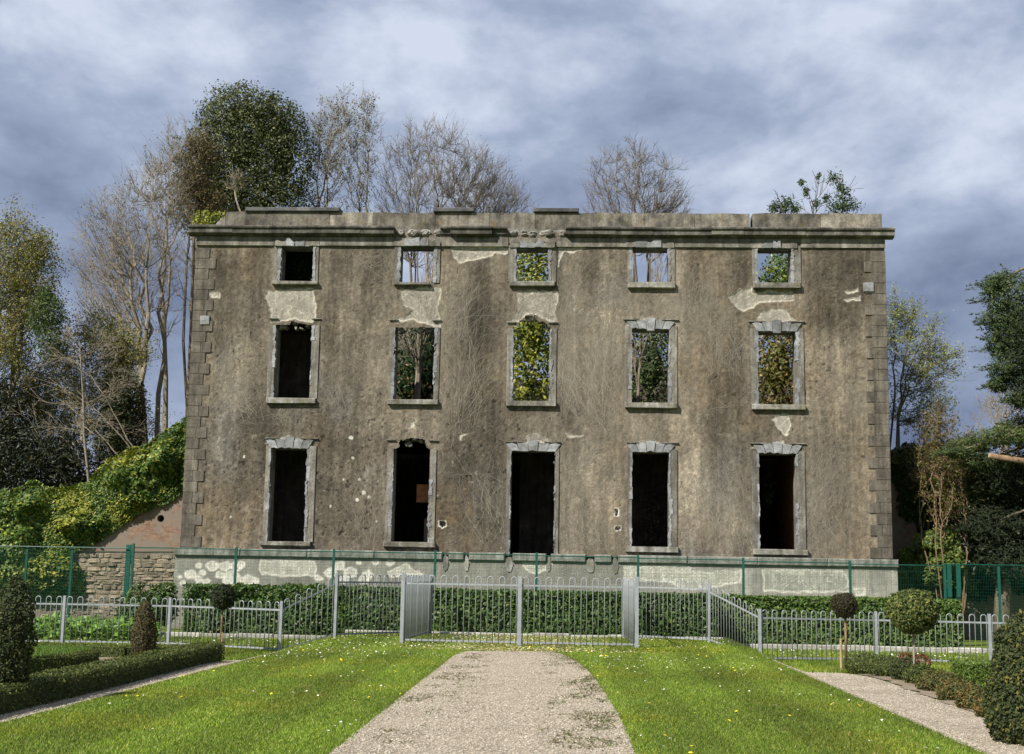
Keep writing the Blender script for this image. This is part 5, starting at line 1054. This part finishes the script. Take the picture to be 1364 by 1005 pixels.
# ivy and trees inside the shell
def inside():
    def mass(px, py, rx, ry, Y, n, pal, seed, lab, leaf=0.15, name='ivy_clad_stump', ry_=1.0, core=0.8):
        c = at(px, py, Y); q = ppm(c); r = (rx/q, ry_, ry/q)
        bush(name, [((c[0], c[1], c[2]), r)], n, leaf, pal, seed, lab, 'ivy', lump=0.42, lscale=3.6, inner=0.22, core=core*0.7, base=(c[0], c[1], 6.62 if c[2] > 6.7 else 0.0))
    mass(708, 430, 40, 130, 6.0, 5600, IVYY+[(0.05, 0.08, 0.02, 4)], 211, 'sunlit yellow green ivy seen through the middle bay openings', 0.16)
    mass(866, 490, 40, 70, 7.5, 3000, [(0.03, 0.05, 0.015, 5), (0.07, 0.10, 0.03, 3), (0.16, 0.17, 0.06, 1)], 212, 'ivy tangle inside the shell, right of the middle bay', 0.14)
    mass(1035, 490, 40, 75, 6.0, 3000, [(0.12, 0.12, 0.025, 4), (0.20, 0.13, 0.04, 3), (0.06, 0.08, 0.02, 4), (0.28, 0.2, 0.06, 1)], 213, 'rusty brown ivy filling the end bay opening', 0.15)
    mass(1042, 380, 32, 48, 7.0, 2600, IVY+[(0.16, 0.15, 0.04, 3)], 214, 'ivy top showing in the attic opening of the end bay', 0.14)
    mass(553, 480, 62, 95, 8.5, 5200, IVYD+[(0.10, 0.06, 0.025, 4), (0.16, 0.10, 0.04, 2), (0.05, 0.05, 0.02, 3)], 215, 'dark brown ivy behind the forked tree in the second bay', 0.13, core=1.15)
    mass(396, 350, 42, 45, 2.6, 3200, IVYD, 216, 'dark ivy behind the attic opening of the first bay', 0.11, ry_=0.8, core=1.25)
    mass(870, 700, 14, 50, 2.6, 500, [(0.20, 0.22, 0.18, 3), (0.05, 0.07, 0.03, 4)], 217, 'pale leaved creeper in the dark ground floor opening', 0.08, ry_=0.4, core=0)
    mass(1024, 650, 10, 28, 2.0, 300, IVYD, 218, 'creeper inside the end ground floor opening', 0.09, ry_=0.3, core=0)
    def tree_in(px, Y, x0, x1, yt, seed, lab, lean=0, r=0.12, n=(9, 7, 5)):
        g = rng(seed); b = np.array([at(px, 500, Y)[0], Y, 6.62]); T = empty('bare_tree', tuple(b)); tag(T, lab, 'tree')
        A = grow([(b, (lean, 0, 1), 5.5, r)], g, 3, n, [0.6, 0.6, 0.6], [35, 38, 40], 0.10, [0.03, 0.05, 0.05], minr=0.012, segl=0.5, first=0.25)
        p0, p1 = fit_box(A[0], A[1], b, at(x0, 400, Y)[0], at(x1, 400, Y)[0], at(px, yt, Y)[2]); tubes_mesh('branches', p0, p1, A[2], A[3], 'bark_pale', T)
    tree_in(555, 7.5, 515, 595, 300, 221, 'forked bare tree growing inside the second bay', 0.05, 0.16)
    tree_in(866, 8.5, 835, 905, 320, 222, 'slender bare tree inside the fourth bay', 0, 0.13)
    tree_in(850, 5.0, 838, 862, 440, 223, 'dark straight stem inside the fourth bay opening', 0, 0.09, (3, 3, 2))
inside()

# ------------------------------------------------------------------ trees beyond the house
def kmeans(P, k, g, it=6):
    C = P[g.choice(len(P), k, replace=False)]
    for _ in range(it):
        l = np.argmin(((P[:, None]-C[None])**2).sum(-1), 1)
        for j in range(k):
            if (l == j).any(): C[j] = P[l == j].mean(0)
    return l
def dome_wood(b, fork, tips, g, r0, stems=3, nlimb=11, wob=0.05, rise=1.0, minr=0.008, twig=0.5, stemw=0.3, lead=0.9):
    """leaders rise from base through the fork to near the crown's top; limbs leave them at an angle and curve up, twigs leave the limbs"""
    P0 = []; P1 = []; R0 = []; R1 = []
    def poly(pts, ra, rb):
        n = len(pts)-1
        for i in range(n): P0.append(pts[i]); P1.append(pts[i+1]); R0.append(ra+(rb-ra)*i/n); R1.append(ra+(rb-ra)*(i+1)/n)
    def bez(p, c, q, n, w):
        L_ = np.linalg.norm(q-p); out = []
        for i in range(n+1):
            t = i/n; x = p*(1-t)**2+c*2*t*(1-t)+q*t*t; out.append(x+(g.normal(0, w*L_, 3) if 0 < i < n else 0))
        return out
    ls = kmeans(tips*np.array([1, 1, 0.25]), stems, g) if stems > 1 else np.zeros(len(tips), int)
    for j in range(stems):
        S_ = tips[ls == j]
        if len(S_) < 3: continue
        o = (S_.mean(0)-fork)*np.array([1, 1, 0]); o = o/(np.linalg.norm(o)+1e-6)*(stemw if stems > 1 else 0); rj = r0*g.uniform(0.75, 1.1); hi = S_[np.argsort(S_[:, 2])[-max(2, len(S_)//10):]].mean(0); q = fork+o*1.5+np.array([0, 0, g.normal(0, .3)])
        top = q+(hi-q)*lead; low = bez(b+o*0.5, (b+o*0.5+q)/2+g.normal(0, .12, 3), q, 4, 0.01); ld = bez(q, q+np.array([(top-q)[0]*0.25, (top-q)[1]*0.25, (top-q)[2]*0.55]), top, 9, 0.016); poly(low, rj, rj*0.8); poly(ld, rj*0.8, minr*1.6)
        ld = np.array(low[2:]+ld[1:]); rl = np.linspace(rj*0.88, minr*1.6, len(ld)); k = min(nlimb, max(2, len(S_)//4)); l = kmeans(S_, k, g)
        for m_ in range(k):
            C_ = S_[l == m_]
            if not len(C_): continue
            c = C_.mean(0); d = np.hypot(c[0]-ld[:, 0], c[1]-ld[:, 1]); want = c[2]-rise*d*g.uniform(0.8, 1.5); i = int(np.argmin(np.abs(ld[:, 2]-want)+0.25*d)); A_ = ld[i]
            F_ = C_[np.argmax(((C_-A_)**2).sum(1))]; e = F_-A_; ctrl = A_+np.array([e[0]*0.62, e[1]*0.62, e[2]*0.30])+g.normal(0, .06*np.linalg.norm(e), 3); lr = max(minr*1.6, min(rl[i]*0.62, 0.012+0.007*np.linalg.norm(e))); limb = np.array(bez(A_, ctrl, F_, 8, wob*0.35)); poly(list(limb), lr, minr*0.7)
            tg = np.gradient(limb, axis=0); tg /= np.linalg.norm(tg, axis=1, keepdims=True)+1e-9
            for t in C_:
                v = t-limb; L_ = np.linalg.norm(v, axis=1)+1e-6; cs = (v*tg).sum(1)/L_; sc = np.abs(cs-0.8)+0.12*L_/L_.mean(); sc[0] += 1; ii = int(np.argmin(sc)); p = limb[ii]; vv = t-p; tw = bez(p, p+np.array([vv[0]*0.6, vv[1]*0.6, vv[2]*0.38]), t, 5, wob*0.5); r_ = max(minr, lr*(1-ii/9)*0.6); poly(tw, r_, minr*0.55); L1 = np.linalg.norm(vv)
                for u in range(5):
                    s_ = tw[int(g.integers(1, 6))]; dd = vv/(L1+1e-6)+g.normal(0, 0.5, 3)+np.array([0, 0, 0.3]); ee = s_+dd/np.linalg.norm(dd)*min(1.25, 0.35+L1*twig)*g.uniform(.35, 1.0); poly([s_, (s_+ee)/2+g.normal(0, .04, 3), ee], minr*0.8, minr*0.45)
    return np.array(P0), np.array(P1), np.array(R0), np.array(R1)
def bare_tree(name, pxb, Y, fork_px, ells_px, ntip, seed, label, stems=3, bark='bark_pale', r=0.16, nlimb=11, leaves=None, z0=-0.3, group='bare trees around the mansion', minr=0.007, rise=1.0, twig=0.5, dy=0.8, wob=0.05, shell=2.6, stemw=0.3, upper=0.4):
    g = rng(seed); b = np.array([at(pxb, 600, Y)[0], Y, z0]); T = empty(name, tuple(b)); tag(T, label, 'tree', group); tips = []; fork = at(fork_px[0], fork_px[1], Y)
    A_ = sum(e[2]*e[3] for e in ells_px)
    for px, py, rx, ry in ells_px:
        c = at(px, py, Y); q = ppm(c); n = int(ntip*rx*ry/A_); d = g.normal(0, 1, (n, 3)); d[:, 2] += upper; d /= np.linalg.norm(d, axis=1, keepdims=True); rr = g.random((n, 1))**(1/shell)*(0.85+0.3*fbm(d*2.5+seed, 3, seed)[:, None]); tips.append(c+d*rr*np.array((rx/q, dy*rx/q, ry/q)))
    tips = np.concatenate(tips); A = dome_wood(b, fork, tips, g, r, stems, nlimb, wob, rise, minr, twig, stemw); p0, p1, r0, r1 = A; thick = r0 > 0.04
    if thick.any(): tubes_mesh('trunk', p0[thick], p1[thick], r0[thick], r1[thick], bark, T)
    tubes_mesh('twigs', p0[~thick], p1[~thick], r0[~thick], r1[~thick], bark, T)
    if leaves:
        n, size, pal, zlo = leaves[:4]; k = g.choice(np.where(r0 < minr*1.5)[0], n); P = p1[k]+g.normal(0, leaves[4] if len(leaves) > 4 else 0.10, (n, 3)); P = P[P[:, 2] > zlo]
        foliage('leaves', T, [leaf_arrays(P, g.normal(0, 1, (len(P), 3))*0.8+np.array([-0.3, -0.45, .8]), size, pal, g, 0.6, 0.2, 0.5)], 'leaf')
    return T
BUD = [(0.16, 0.13, 0.035, 3), (0.12, 0.13, 0.03, 3), (0.20, 0.13, 0.05, 1)]
bare_tree('bare_tree', 222, 9, (210, 520), [(175, 360, 80, 140), (140, 340, 48, 95), (210, 270, 50, 80)], 760, 301, 'tall bare spreading tree with pale trunks left of the mansion, behind the ivy', 5, 'bark_pale', 0.13, 22, leaves=(1600, 0.09, BUD, 6), stemw=0.5)
bare_tree('bare_tree', 243, 12, (238, 430), [(232, 280, 52, 125), (255, 215, 36, 60)], 560, 302, 'tallest bare tree standing close against the mansion corner', 4, 'bark_pale', 0.12, 20, leaves=(1000, 0.09, BUD, 6), stemw=0.5)
bare_tree('bare_tree', 190, 14, (178, 500), [(155, 400, 55, 105)], 420, 303, 'slim bare tree behind the spreading pale trunked tree', 3, 'bark', 0.10, 18)
bare_tree('bare_tree', 455, 17, (455, 330), [(450, 240, 52, 95), (485, 185, 24, 70), (425, 190, 22, 66), (455, 160, 20, 48)], 700, 304, 'upright bare tree with a few olive leaves right of the round evergreen', 6, 'bark_pale', 0.085, 13, leaves=(3400, 0.11, BUD+[(0.13, 0.16, 0.03, 3)], 8), stemw=0.8, rise=1.4)
bare_tree('bare_tree', 580, 18, (580, 350), [(575, 260, 88, 104), (640, 270, 55, 75)], 1350, 305, 'broad bare many stemmed tree rising behind the middle of the parapet', 11, 'bark', 0.07, 15, leaves=(1500, 0.09, [(0.15, 0.10, 0.04, 3), (0.13, 0.13, 0.03, 2)], 8), stemw=0.8, rise=1.2)
bare_tree('bare_tree', 655, 20, (650, 340), [(665, 295, 58, 66)], 420, 306, 'lower bare tree behind the broad many stemmed one', 5, 'bark', 0.08, 13)
bare_tree('bare_tree', 846, 18, (845, 345), [(845, 268, 72, 92), (890, 285, 36, 44)], 820, 307, 'lone bare round headed tree behind the right half of the parapet', 7, 'bark', 0.075, 15, stemw=0.5, rise=1.0)
bare_tree('spring_tree', 1172, 7, (1180, 560), [(1215, 480, 50, 75), (1250, 490, 40, 36), (1195, 430, 26, 45), (1225, 540, 50, 40)], 300, 308, 'young spring tree with fresh yellow green leaves right of the mansion corner', 5, 'bark', 0.06, 14, leaves=(9500, 0.085, [(0.19, 0.22, 0.05, 4), (0.26, 0.28, 0.075, 3), (0.12, 0.15, 0.035, 2)], 3.5), wob=0.09, rise=0.4)
bare_tree('bare_tree', 1345, 26, (1345, 600), [(1345, 555, 48, 48)], 140, 309, 'distant pale bare tree under the cedar branches', 3, 'bark_pale', 0.14, 8, minr=0.011)
bare_tree('twiggy_shrub', 1258, 1.4, (1258, 740), [(1250, 620, 36, 80), (1285, 635, 30, 62)], 420, 310, 'twiggy brown shrub in front of the high ivy wall', 10, 'bark_red', 0.03, 10, leaves=(8000, 0.085, [(0.12, 0.11, 0.025, 4), (0.17, 0.13, 0.04, 2), (0.07, 0.10, 0.02, 3)], 2.0), group='twiggy shrubs', stemw=0.5, rise=1.6)
bare_tree('bare_sapling', 312, 1.0, (313, 262), [(313, 245, 15, 18)], 26, 312, 'tiny pale sapling rooted on the mansion parapet', 1, 'bark_pale', 0.04, nlimb=5, z0=13.3, group='saplings on the parapet')
OLIVE = [(0.22, 0.20, 0.04, 4), (0.15, 0.165, 0.035, 4), (0.28, 0.22, 0.06, 2.5), (0.08, 0.10, 0.022, 2)]
bare_tree('larch_tree', -10, 3, (0, 520), [(5, 370, 75, 100), (30, 430, 68, 80), (-20, 490, 80, 80), (45, 360, 40, 60)], 520, 331, 'big feathery olive brown tree overhanging the ivy wall', 5, 'bark_pale', 0.13, 20, leaves=(36000, 0.09, OLIVE, 1.0, 0.17), group='olive trees left of the mansion')
bare_tree('olive_thicket', 110, 4.5, (110, 600), [(120, 470, 60, 60), (165, 490, 36, 60), (95, 530, 75, 65), (40, 560, 70, 65), (150, 570, 60, 60)], 520, 332, 'olive brown thicket between the feathery tree and the bare trees', 7, 'bark_pale', 0.08, 16, leaves=(36000, 0.09, OLIVE, 1.0, 0.18), group='olive trees left of the mansion', stemw=0.8)
def drooping_sapling():
    g = rng(311); Y = 1.7; b = np.array([at(120, 655, Y)[0], Y, -0.3]); T = empty('bare_sapling', tuple(b)); tag(T, 'small bare sapling with long pale side branches sweeping outward', 'tree'); P = [b, at(118, 640, Y), at(112, 580, Y), at(111, 530, Y), at(108, 490, Y), at(106, 455, Y)]
    MB().tube([tuple(p) for p in P], [0.06, 0.052, 0.045, 0.036, 0.024, 0.011], 7).build('trunk', M['bark_pale'], T, smooth=True); S_ = []
    for q in range(46):
        t = g.uniform(0.2, 0.99)*4; i = int(t); p = P[1+i]+(P[min(5, 2+i)]-P[1+i])*(t-i); sd_ = g.choice([-1, 1], p=[.5, .5]); S_.append((p, (sd_*g.uniform(.5, 1.1), g.normal(0, .5), g.uniform(-0.1, 1.0)), g.uniform(0.7, 2.6)*(1.2-t/6), g.uniform(.009, .018)))
    for p, q in (((180, 600), (60, 480)), ((200, 640), (95, 470)), ((90, 640), (20, 560)), ((160, 610), (75, 520)), ((150, 640), (40, 590))):   # long leaning rods crossing behind the trunk
        S_.append((at(*p, 1.8), at(*q, 1.8)-at(*p, 1.8), float(np.linalg.norm(at(*q, 1.8)-at(*p, 1.8))), 0.022))
    A = grow(S_, g, 2, (6, 4), (0.5, 0.5), (32, 36), 0.10, (-0.02, 0.03), minr=0.007, segl=0.2); tubes_mesh('branches', *A, 'bark_pale', T)
drooping_sapling()
def evergreen(name, ells_px, Y, n, leaf, pal, seed, label, trunk=True, dy=1.0, core=0.72, lump=0.38, lscale=2.2, cat='tree', z0=-0.3, mat='leaf', inner=0.14, aspect=0.55, spread=0.8, branches=0):
    ells = []
    for px, py, rx, ry in ells_px: c = at(px, py, Y); q = ppm(c); ells.append(((c[0], c[1], c[2]), (rx/q, dy*rx/q, ry/q)))
    b = (ells[0][0][0], Y, z0); T = bush(name, ells, n, leaf, pal, seed, label, cat, core=core, mat=mat, lump=lump, lscale=lscale, base=b, inner=inner, aspect=aspect, spread=spread,
        trunk=([b, (b[0]+.1, Y, (ells[0][0][2]+z0)/2), ells[0][0]], [0.35, 0.26, 0.1]) if trunk else None)
    if branches:
        g = rng(seed+1); A = grow([(np.array(b), (0.05, 0, 1), (max(c[2]+r[2] for c, r in ells)-z0)*0.9, 0.2)], g, 3, (branches, 6, 4), (0.45, 0.5, 0.5), (55, 40, 38), 0.06, (0, 0.03, 0.02), minr=0.012, first=0.3); tubes_mesh('branches', A[0], A[1], A[2], A[3], 'bark_pale', T)
    return T
HOLM = [(0.042, 0.055, 0.015, 5), (0.075, 0.09, 0.023, 4), (0.15, 0.155, 0.045, 2)]
evergreen('holm_oak', [(325, 200, 74, 80), (280, 220, 52, 62), (378, 215, 48, 68), (322, 152, 60, 42), (370, 168, 42, 42), (345, 280, 76, 60), (280, 275, 52, 50)], 16, 46000, 0.13, HOLM, 321, 'large dense dark round evergreen oak towering behind the mansion roofline', dy=0.9, lump=0.5, lscale=4.0, inner=0.22, core=0.4)
bare_tree('brown_leaved_tree', 262, 12, (262, 330), [(268, 220, 28, 42), (258, 270, 28, 45), (280, 280, 20, 30)], 150, 322, 'rusty brown leaved tree tucked beside the round evergreen oak', 3, 'bark', 0.08, 9, leaves=(7000, 0.11, [(0.10, 0.07, 0.028, 4), (0.15, 0.095, 0.04, 3), (0.07, 0.075, 0.022, 3)], 6, 0.14), group='brown leaved trees')
evergreen('parapet_shrub', [(272, 292, 16, 12), (292, 288, 9, 7)], 1.2, 420, 0.11, IVYY, 323, 'yellow green tuft growing on the broken parapet corner', trunk=False, core=0, z0=12.9, cat='shrub')
evergreen('dark_yew_tree', [(40, 610, 75, 55), (-10, 580, 60, 80), (90, 625, 55, 40)], 2.6, 17000, 0.16, [(0.014, 0.02, 0.008, 5), (0.026, 0.03, 0.012, 3), (0.08, 0.07, 0.022, 0.8)], 333, 'very dark yew under the feathery tree above the ivy', core=0, lump=0.4, aspect=0.35, inner=0.3)
evergreen('evergreen_bush', [(165, 540, 32, 52), (158, 585, 36, 40)], 3.4, 7000, 0.12, [(0.03, 0.05, 0.014, 4), (0.06, 0.06, 0.02, 3), (0.10, 0.075, 0.03, 1.5)], 334, 'dark upright evergreen bush behind the sapling', core=0.5, lump=0.4, inner=0.2)
evergreen('green_conifer', [(62, 420, 28, 34), (68, 455, 24, 30), (60, 395, 12, 16)], 2.0, 4200, 0.12, [(0.05, 0.085, 0.02, 4), (0.09, 0.13, 0.03, 3)], 335, 'fresh green conifer top poking out of the feathery tree', trunk=False, core=0, inner=0.3, lump=0.5, aspect=0.3)
def cedar():
    """cedar at the right edge: trunk outside the view, tiers of flat drooping sprays"""
    g = rng(341); Y = -0.2; b = np.array([at(1440, 700, Y)[0], Y, -0.3]); T = empty('cedar_tree', tuple(b)); tag(T, 'dark cedar with tiered drooping branches overhanging the green mesh fence', 'tree')
    zt = at(1440, 250, Y)[2]; MB().tube([tuple(b), (b[0]+.1, Y, 5), (b[0], Y, zt)], [0.55, 0.42, 0.1], 10).build('trunk', M['bark'], T, smooth=True)
    dark = [(0.016, 0.026, 0.010, 5), (0.03, 0.042, 0.015, 2)]; sunlit_ = [(0.035, 0.06, 0.018, 5), (0.065, 0.095, 0.028, 4), (0.11, 0.135, 0.045, 1.5)]; top_ = [(0.05, 0.08, 0.02, 4), (0.09, 0.12, 0.035, 3), (0.14, 0.16, 0.05, 1)]  # lighter second tone paints the cedar's sunlit side into its foliage
    blobs = [(1350, 392, 44, 36, sunlit_), (1328, 378, 22, 16, sunlit_), (1338, 425, 30, 24, sunlit_), (1360, 440, 44, 40, sunlit_), (1334, 460, 22, 18, sunlit_), (1350, 490, 34, 26, sunlit_), (1330, 512, 15, 10, sunlit_), (1360, 530, 20, 14, sunlit_), (1385, 480, 50, 90, dark), (1340, 580, 48, 13, top_), (1368, 570, 40, 20, top_), (1300, 592, 34, 10, top_), (1275, 602, 16, 7, sunlit_), (1318, 615, 44, 12, sunlit_),
             (1345, 640, 60, 30, dark), (1300, 650, 34, 22, sunlit_), (1350, 700, 66, 40, dark), (1318, 700, 40, 34, dark), (1360, 745, 60, 34, dark), (1400, 620, 60, 90, dark)]
    ps = []; P0 = []; P1 = []; R0 = []
    for i, (px, py, rx, ry, pal) in enumerate(blobs):
        yy = Y+g.uniform(-0.5, 0.9)+(1.3 if py > 620 else 0); c = at(px, py, yy); q = ppm(c); r_ = np.array((rx/q, rx/q*0.85, ry/q)); n = int(2.1*rx*ry)+500
        P, N_ = ell_points([(c, r_)], n, g, 0.5, 2.6, 0.3, 340+i); P[:, 2] -= 0.10*g.random(n)*(N_[:, 2] < 0.3)      # drooping fringes
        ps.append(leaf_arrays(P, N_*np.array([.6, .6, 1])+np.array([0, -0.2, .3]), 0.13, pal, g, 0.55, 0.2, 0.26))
        for q_ in range(int(7+rx*ry/160)):      # pointed sprays sticking out of the mass
            d = g.normal(0, 1, 3); d[2] = abs(d[2])*0.5-0.35; d[0] -= 0.5; d /= np.linalg.norm(d); s0 = c+d*r_*0.8; n2 = 46; t = g.random((n2, 1)); L_ = g.uniform(0.3, 0.65); ax = np.array([d[0], d[1], -0.15+d[2]*0.3]); ax /= np.linalg.norm(ax); Q = s0+ax*L_*t+g.normal(0, 0.07, (n2, 3))*(1.1-t)
            ps.append(leaf_arrays(Q, np.tile([0, -.2, 1.0], (n2, 1)), 0.12, pal, g, 0.5, 0.2, 0.26))
        st = np.array([b[0], Y, max(1.5, min(zt-1, c[2]+0.6))]); MB().tube([tuple(st+(c-st)*t/6+np.array([0, 0, 0.25*math.sin(t/6*math.pi)])) for t in range(7)], [0.10-0.013*t for t in range(7)], 6).build('limb', M['bark'], T, smooth=True)
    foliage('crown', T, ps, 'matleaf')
    a, e = at(1318, 607, -0.7), at(1440, 632, -0.2); MB().tube([a, (a+e)/2+np.array([0, 0, .06]), e], [0.085, 0.10, 0.13], 10).build('sawn_limb', M['bark_red'], T, smooth=True)
    d = (a-e)/np.linalg.norm(a-e); MB().tube([a+d*0.002, a+d*0.012], [0.072, 0.07], 10).build('cut_face', M['cutwood'], T)
cedar()
evergreen('dark_laurel', [(1330, 720, 50, 50), (1290, 735, 26, 35), (1365, 680, 40, 60), (1300, 655, 30, 30)], 1.6, 5200, 0.15, [(0.016, 0.026, 0.010, 5), (0.03, 0.042, 0.015, 3), (0.08, 0.09, 0.04, .5)], 351, 'deep shaded laurel thicket under the cedar', core=0.8, lump=0.35)
def roof_shrubs():
    def sprays(px0, Y, pads, seed, lab, bare):
        g = rng(seed); b = at(px0, 284, Y); T = empty('roof_cypress', (b[0], Y, 12.9)); tag(T, lab, 'shrub'); ps = []
        for px, py, rx, ry in pads:
            c = at(px, py, Y); q = ppm(c); n = int(60+rx*ry*1.6); d = g.normal(0, 1, (n, 3)); P = c+d*np.array((rx/q, .25, ry/q))*0.5; ps.append(leaf_arrays(P, g.normal(0, 1, (n, 3)), 0.12, [(0.03, 0.06, 0.02, 4), (0.06, 0.10, 0.03, 3), (0.14, 0.17, 0.05, 1)], g, 0.6, 0, 0.3))
        foliage('foliage', T, ps, 'matleaf'); A = grow([(np.array((b[0], Y, 12.9)), (g.normal(0, .1), 0, 1), 2.2, 0.035)], g, 2, (bare, 3), (0.5, 0.5), (50, 45), 0.09, (0.02, 0.02), minr=0.011, segl=0.2, first=0.35)
        top = min(py-ry for px, py, rx, ry in pads); p0, p1 = fit_box(A[0], A[1], np.array((b[0], Y, 12.9)), at(min(p[0]-p[2] for p in pads), 260, Y)[0], at(max(p[0]+p[2] for p in pads), 260, Y)[0], at(px0, top, Y)[2]); tubes_mesh('stems', p0, p1, A[2], A[3], 'bark', T)
    sprays(1050, 1.0, [(1048, 272, 12, 12), (1030, 277, 6, 8), (1040, 280, 12, 7), (1060, 280, 8, 6)], 361, 'low green cypress seedling nearest the notch in the parapet', 5)
    sprays(1088, 1.2, [(1068, 243, 5, 4), (1074, 255, 4, 6), (1087, 272, 5, 7), (1101, 265, 6, 5), (1090, 235, 2, 3)], 362, 'sparse half dead conifer seedling growing from the parapet', 9)
    sprays(1120, 1.1, [(1112, 238, 10, 9), (1120, 250, 6, 6), (1124, 262, 12, 10), (1128, 275, 18, 10), (1115, 278, 14, 8)], 363, 'taller bushy cypress seedling at the right end of the parapet', 5)
roof_shrubs()
def far_wood():
    g = rng(371); n = 24000; X = g.uniform(-75, 75, n); Y = 46+g.uniform(0, 14, n); top = (4.5+4.0*sstep(-14, -24, X))*(0.6+0.8*fbm(np.stack([X*0.12, Y*0.05, X*0], -1), 4, 11)); Z = -0.3+top*g.random(n)**0.7; P = np.stack([X, Y, Z], 1)
    V, F, c = leaf_arrays(P, np.tile([0, -1.0, .6], (n, 1)), 0.75, [(0.05, 0.06, 0.022, 4), (0.08, 0.075, 0.03, 3), (0.035, 0.045, 0.018, 3)], g, 0.7, 0.3, 0.6)
    stuff(mesh_np('far_wood', V, F, M['matleaf'], None, col=c), 'distant belt of woodland behind the mansion grounds', 'wood')
far_wood()
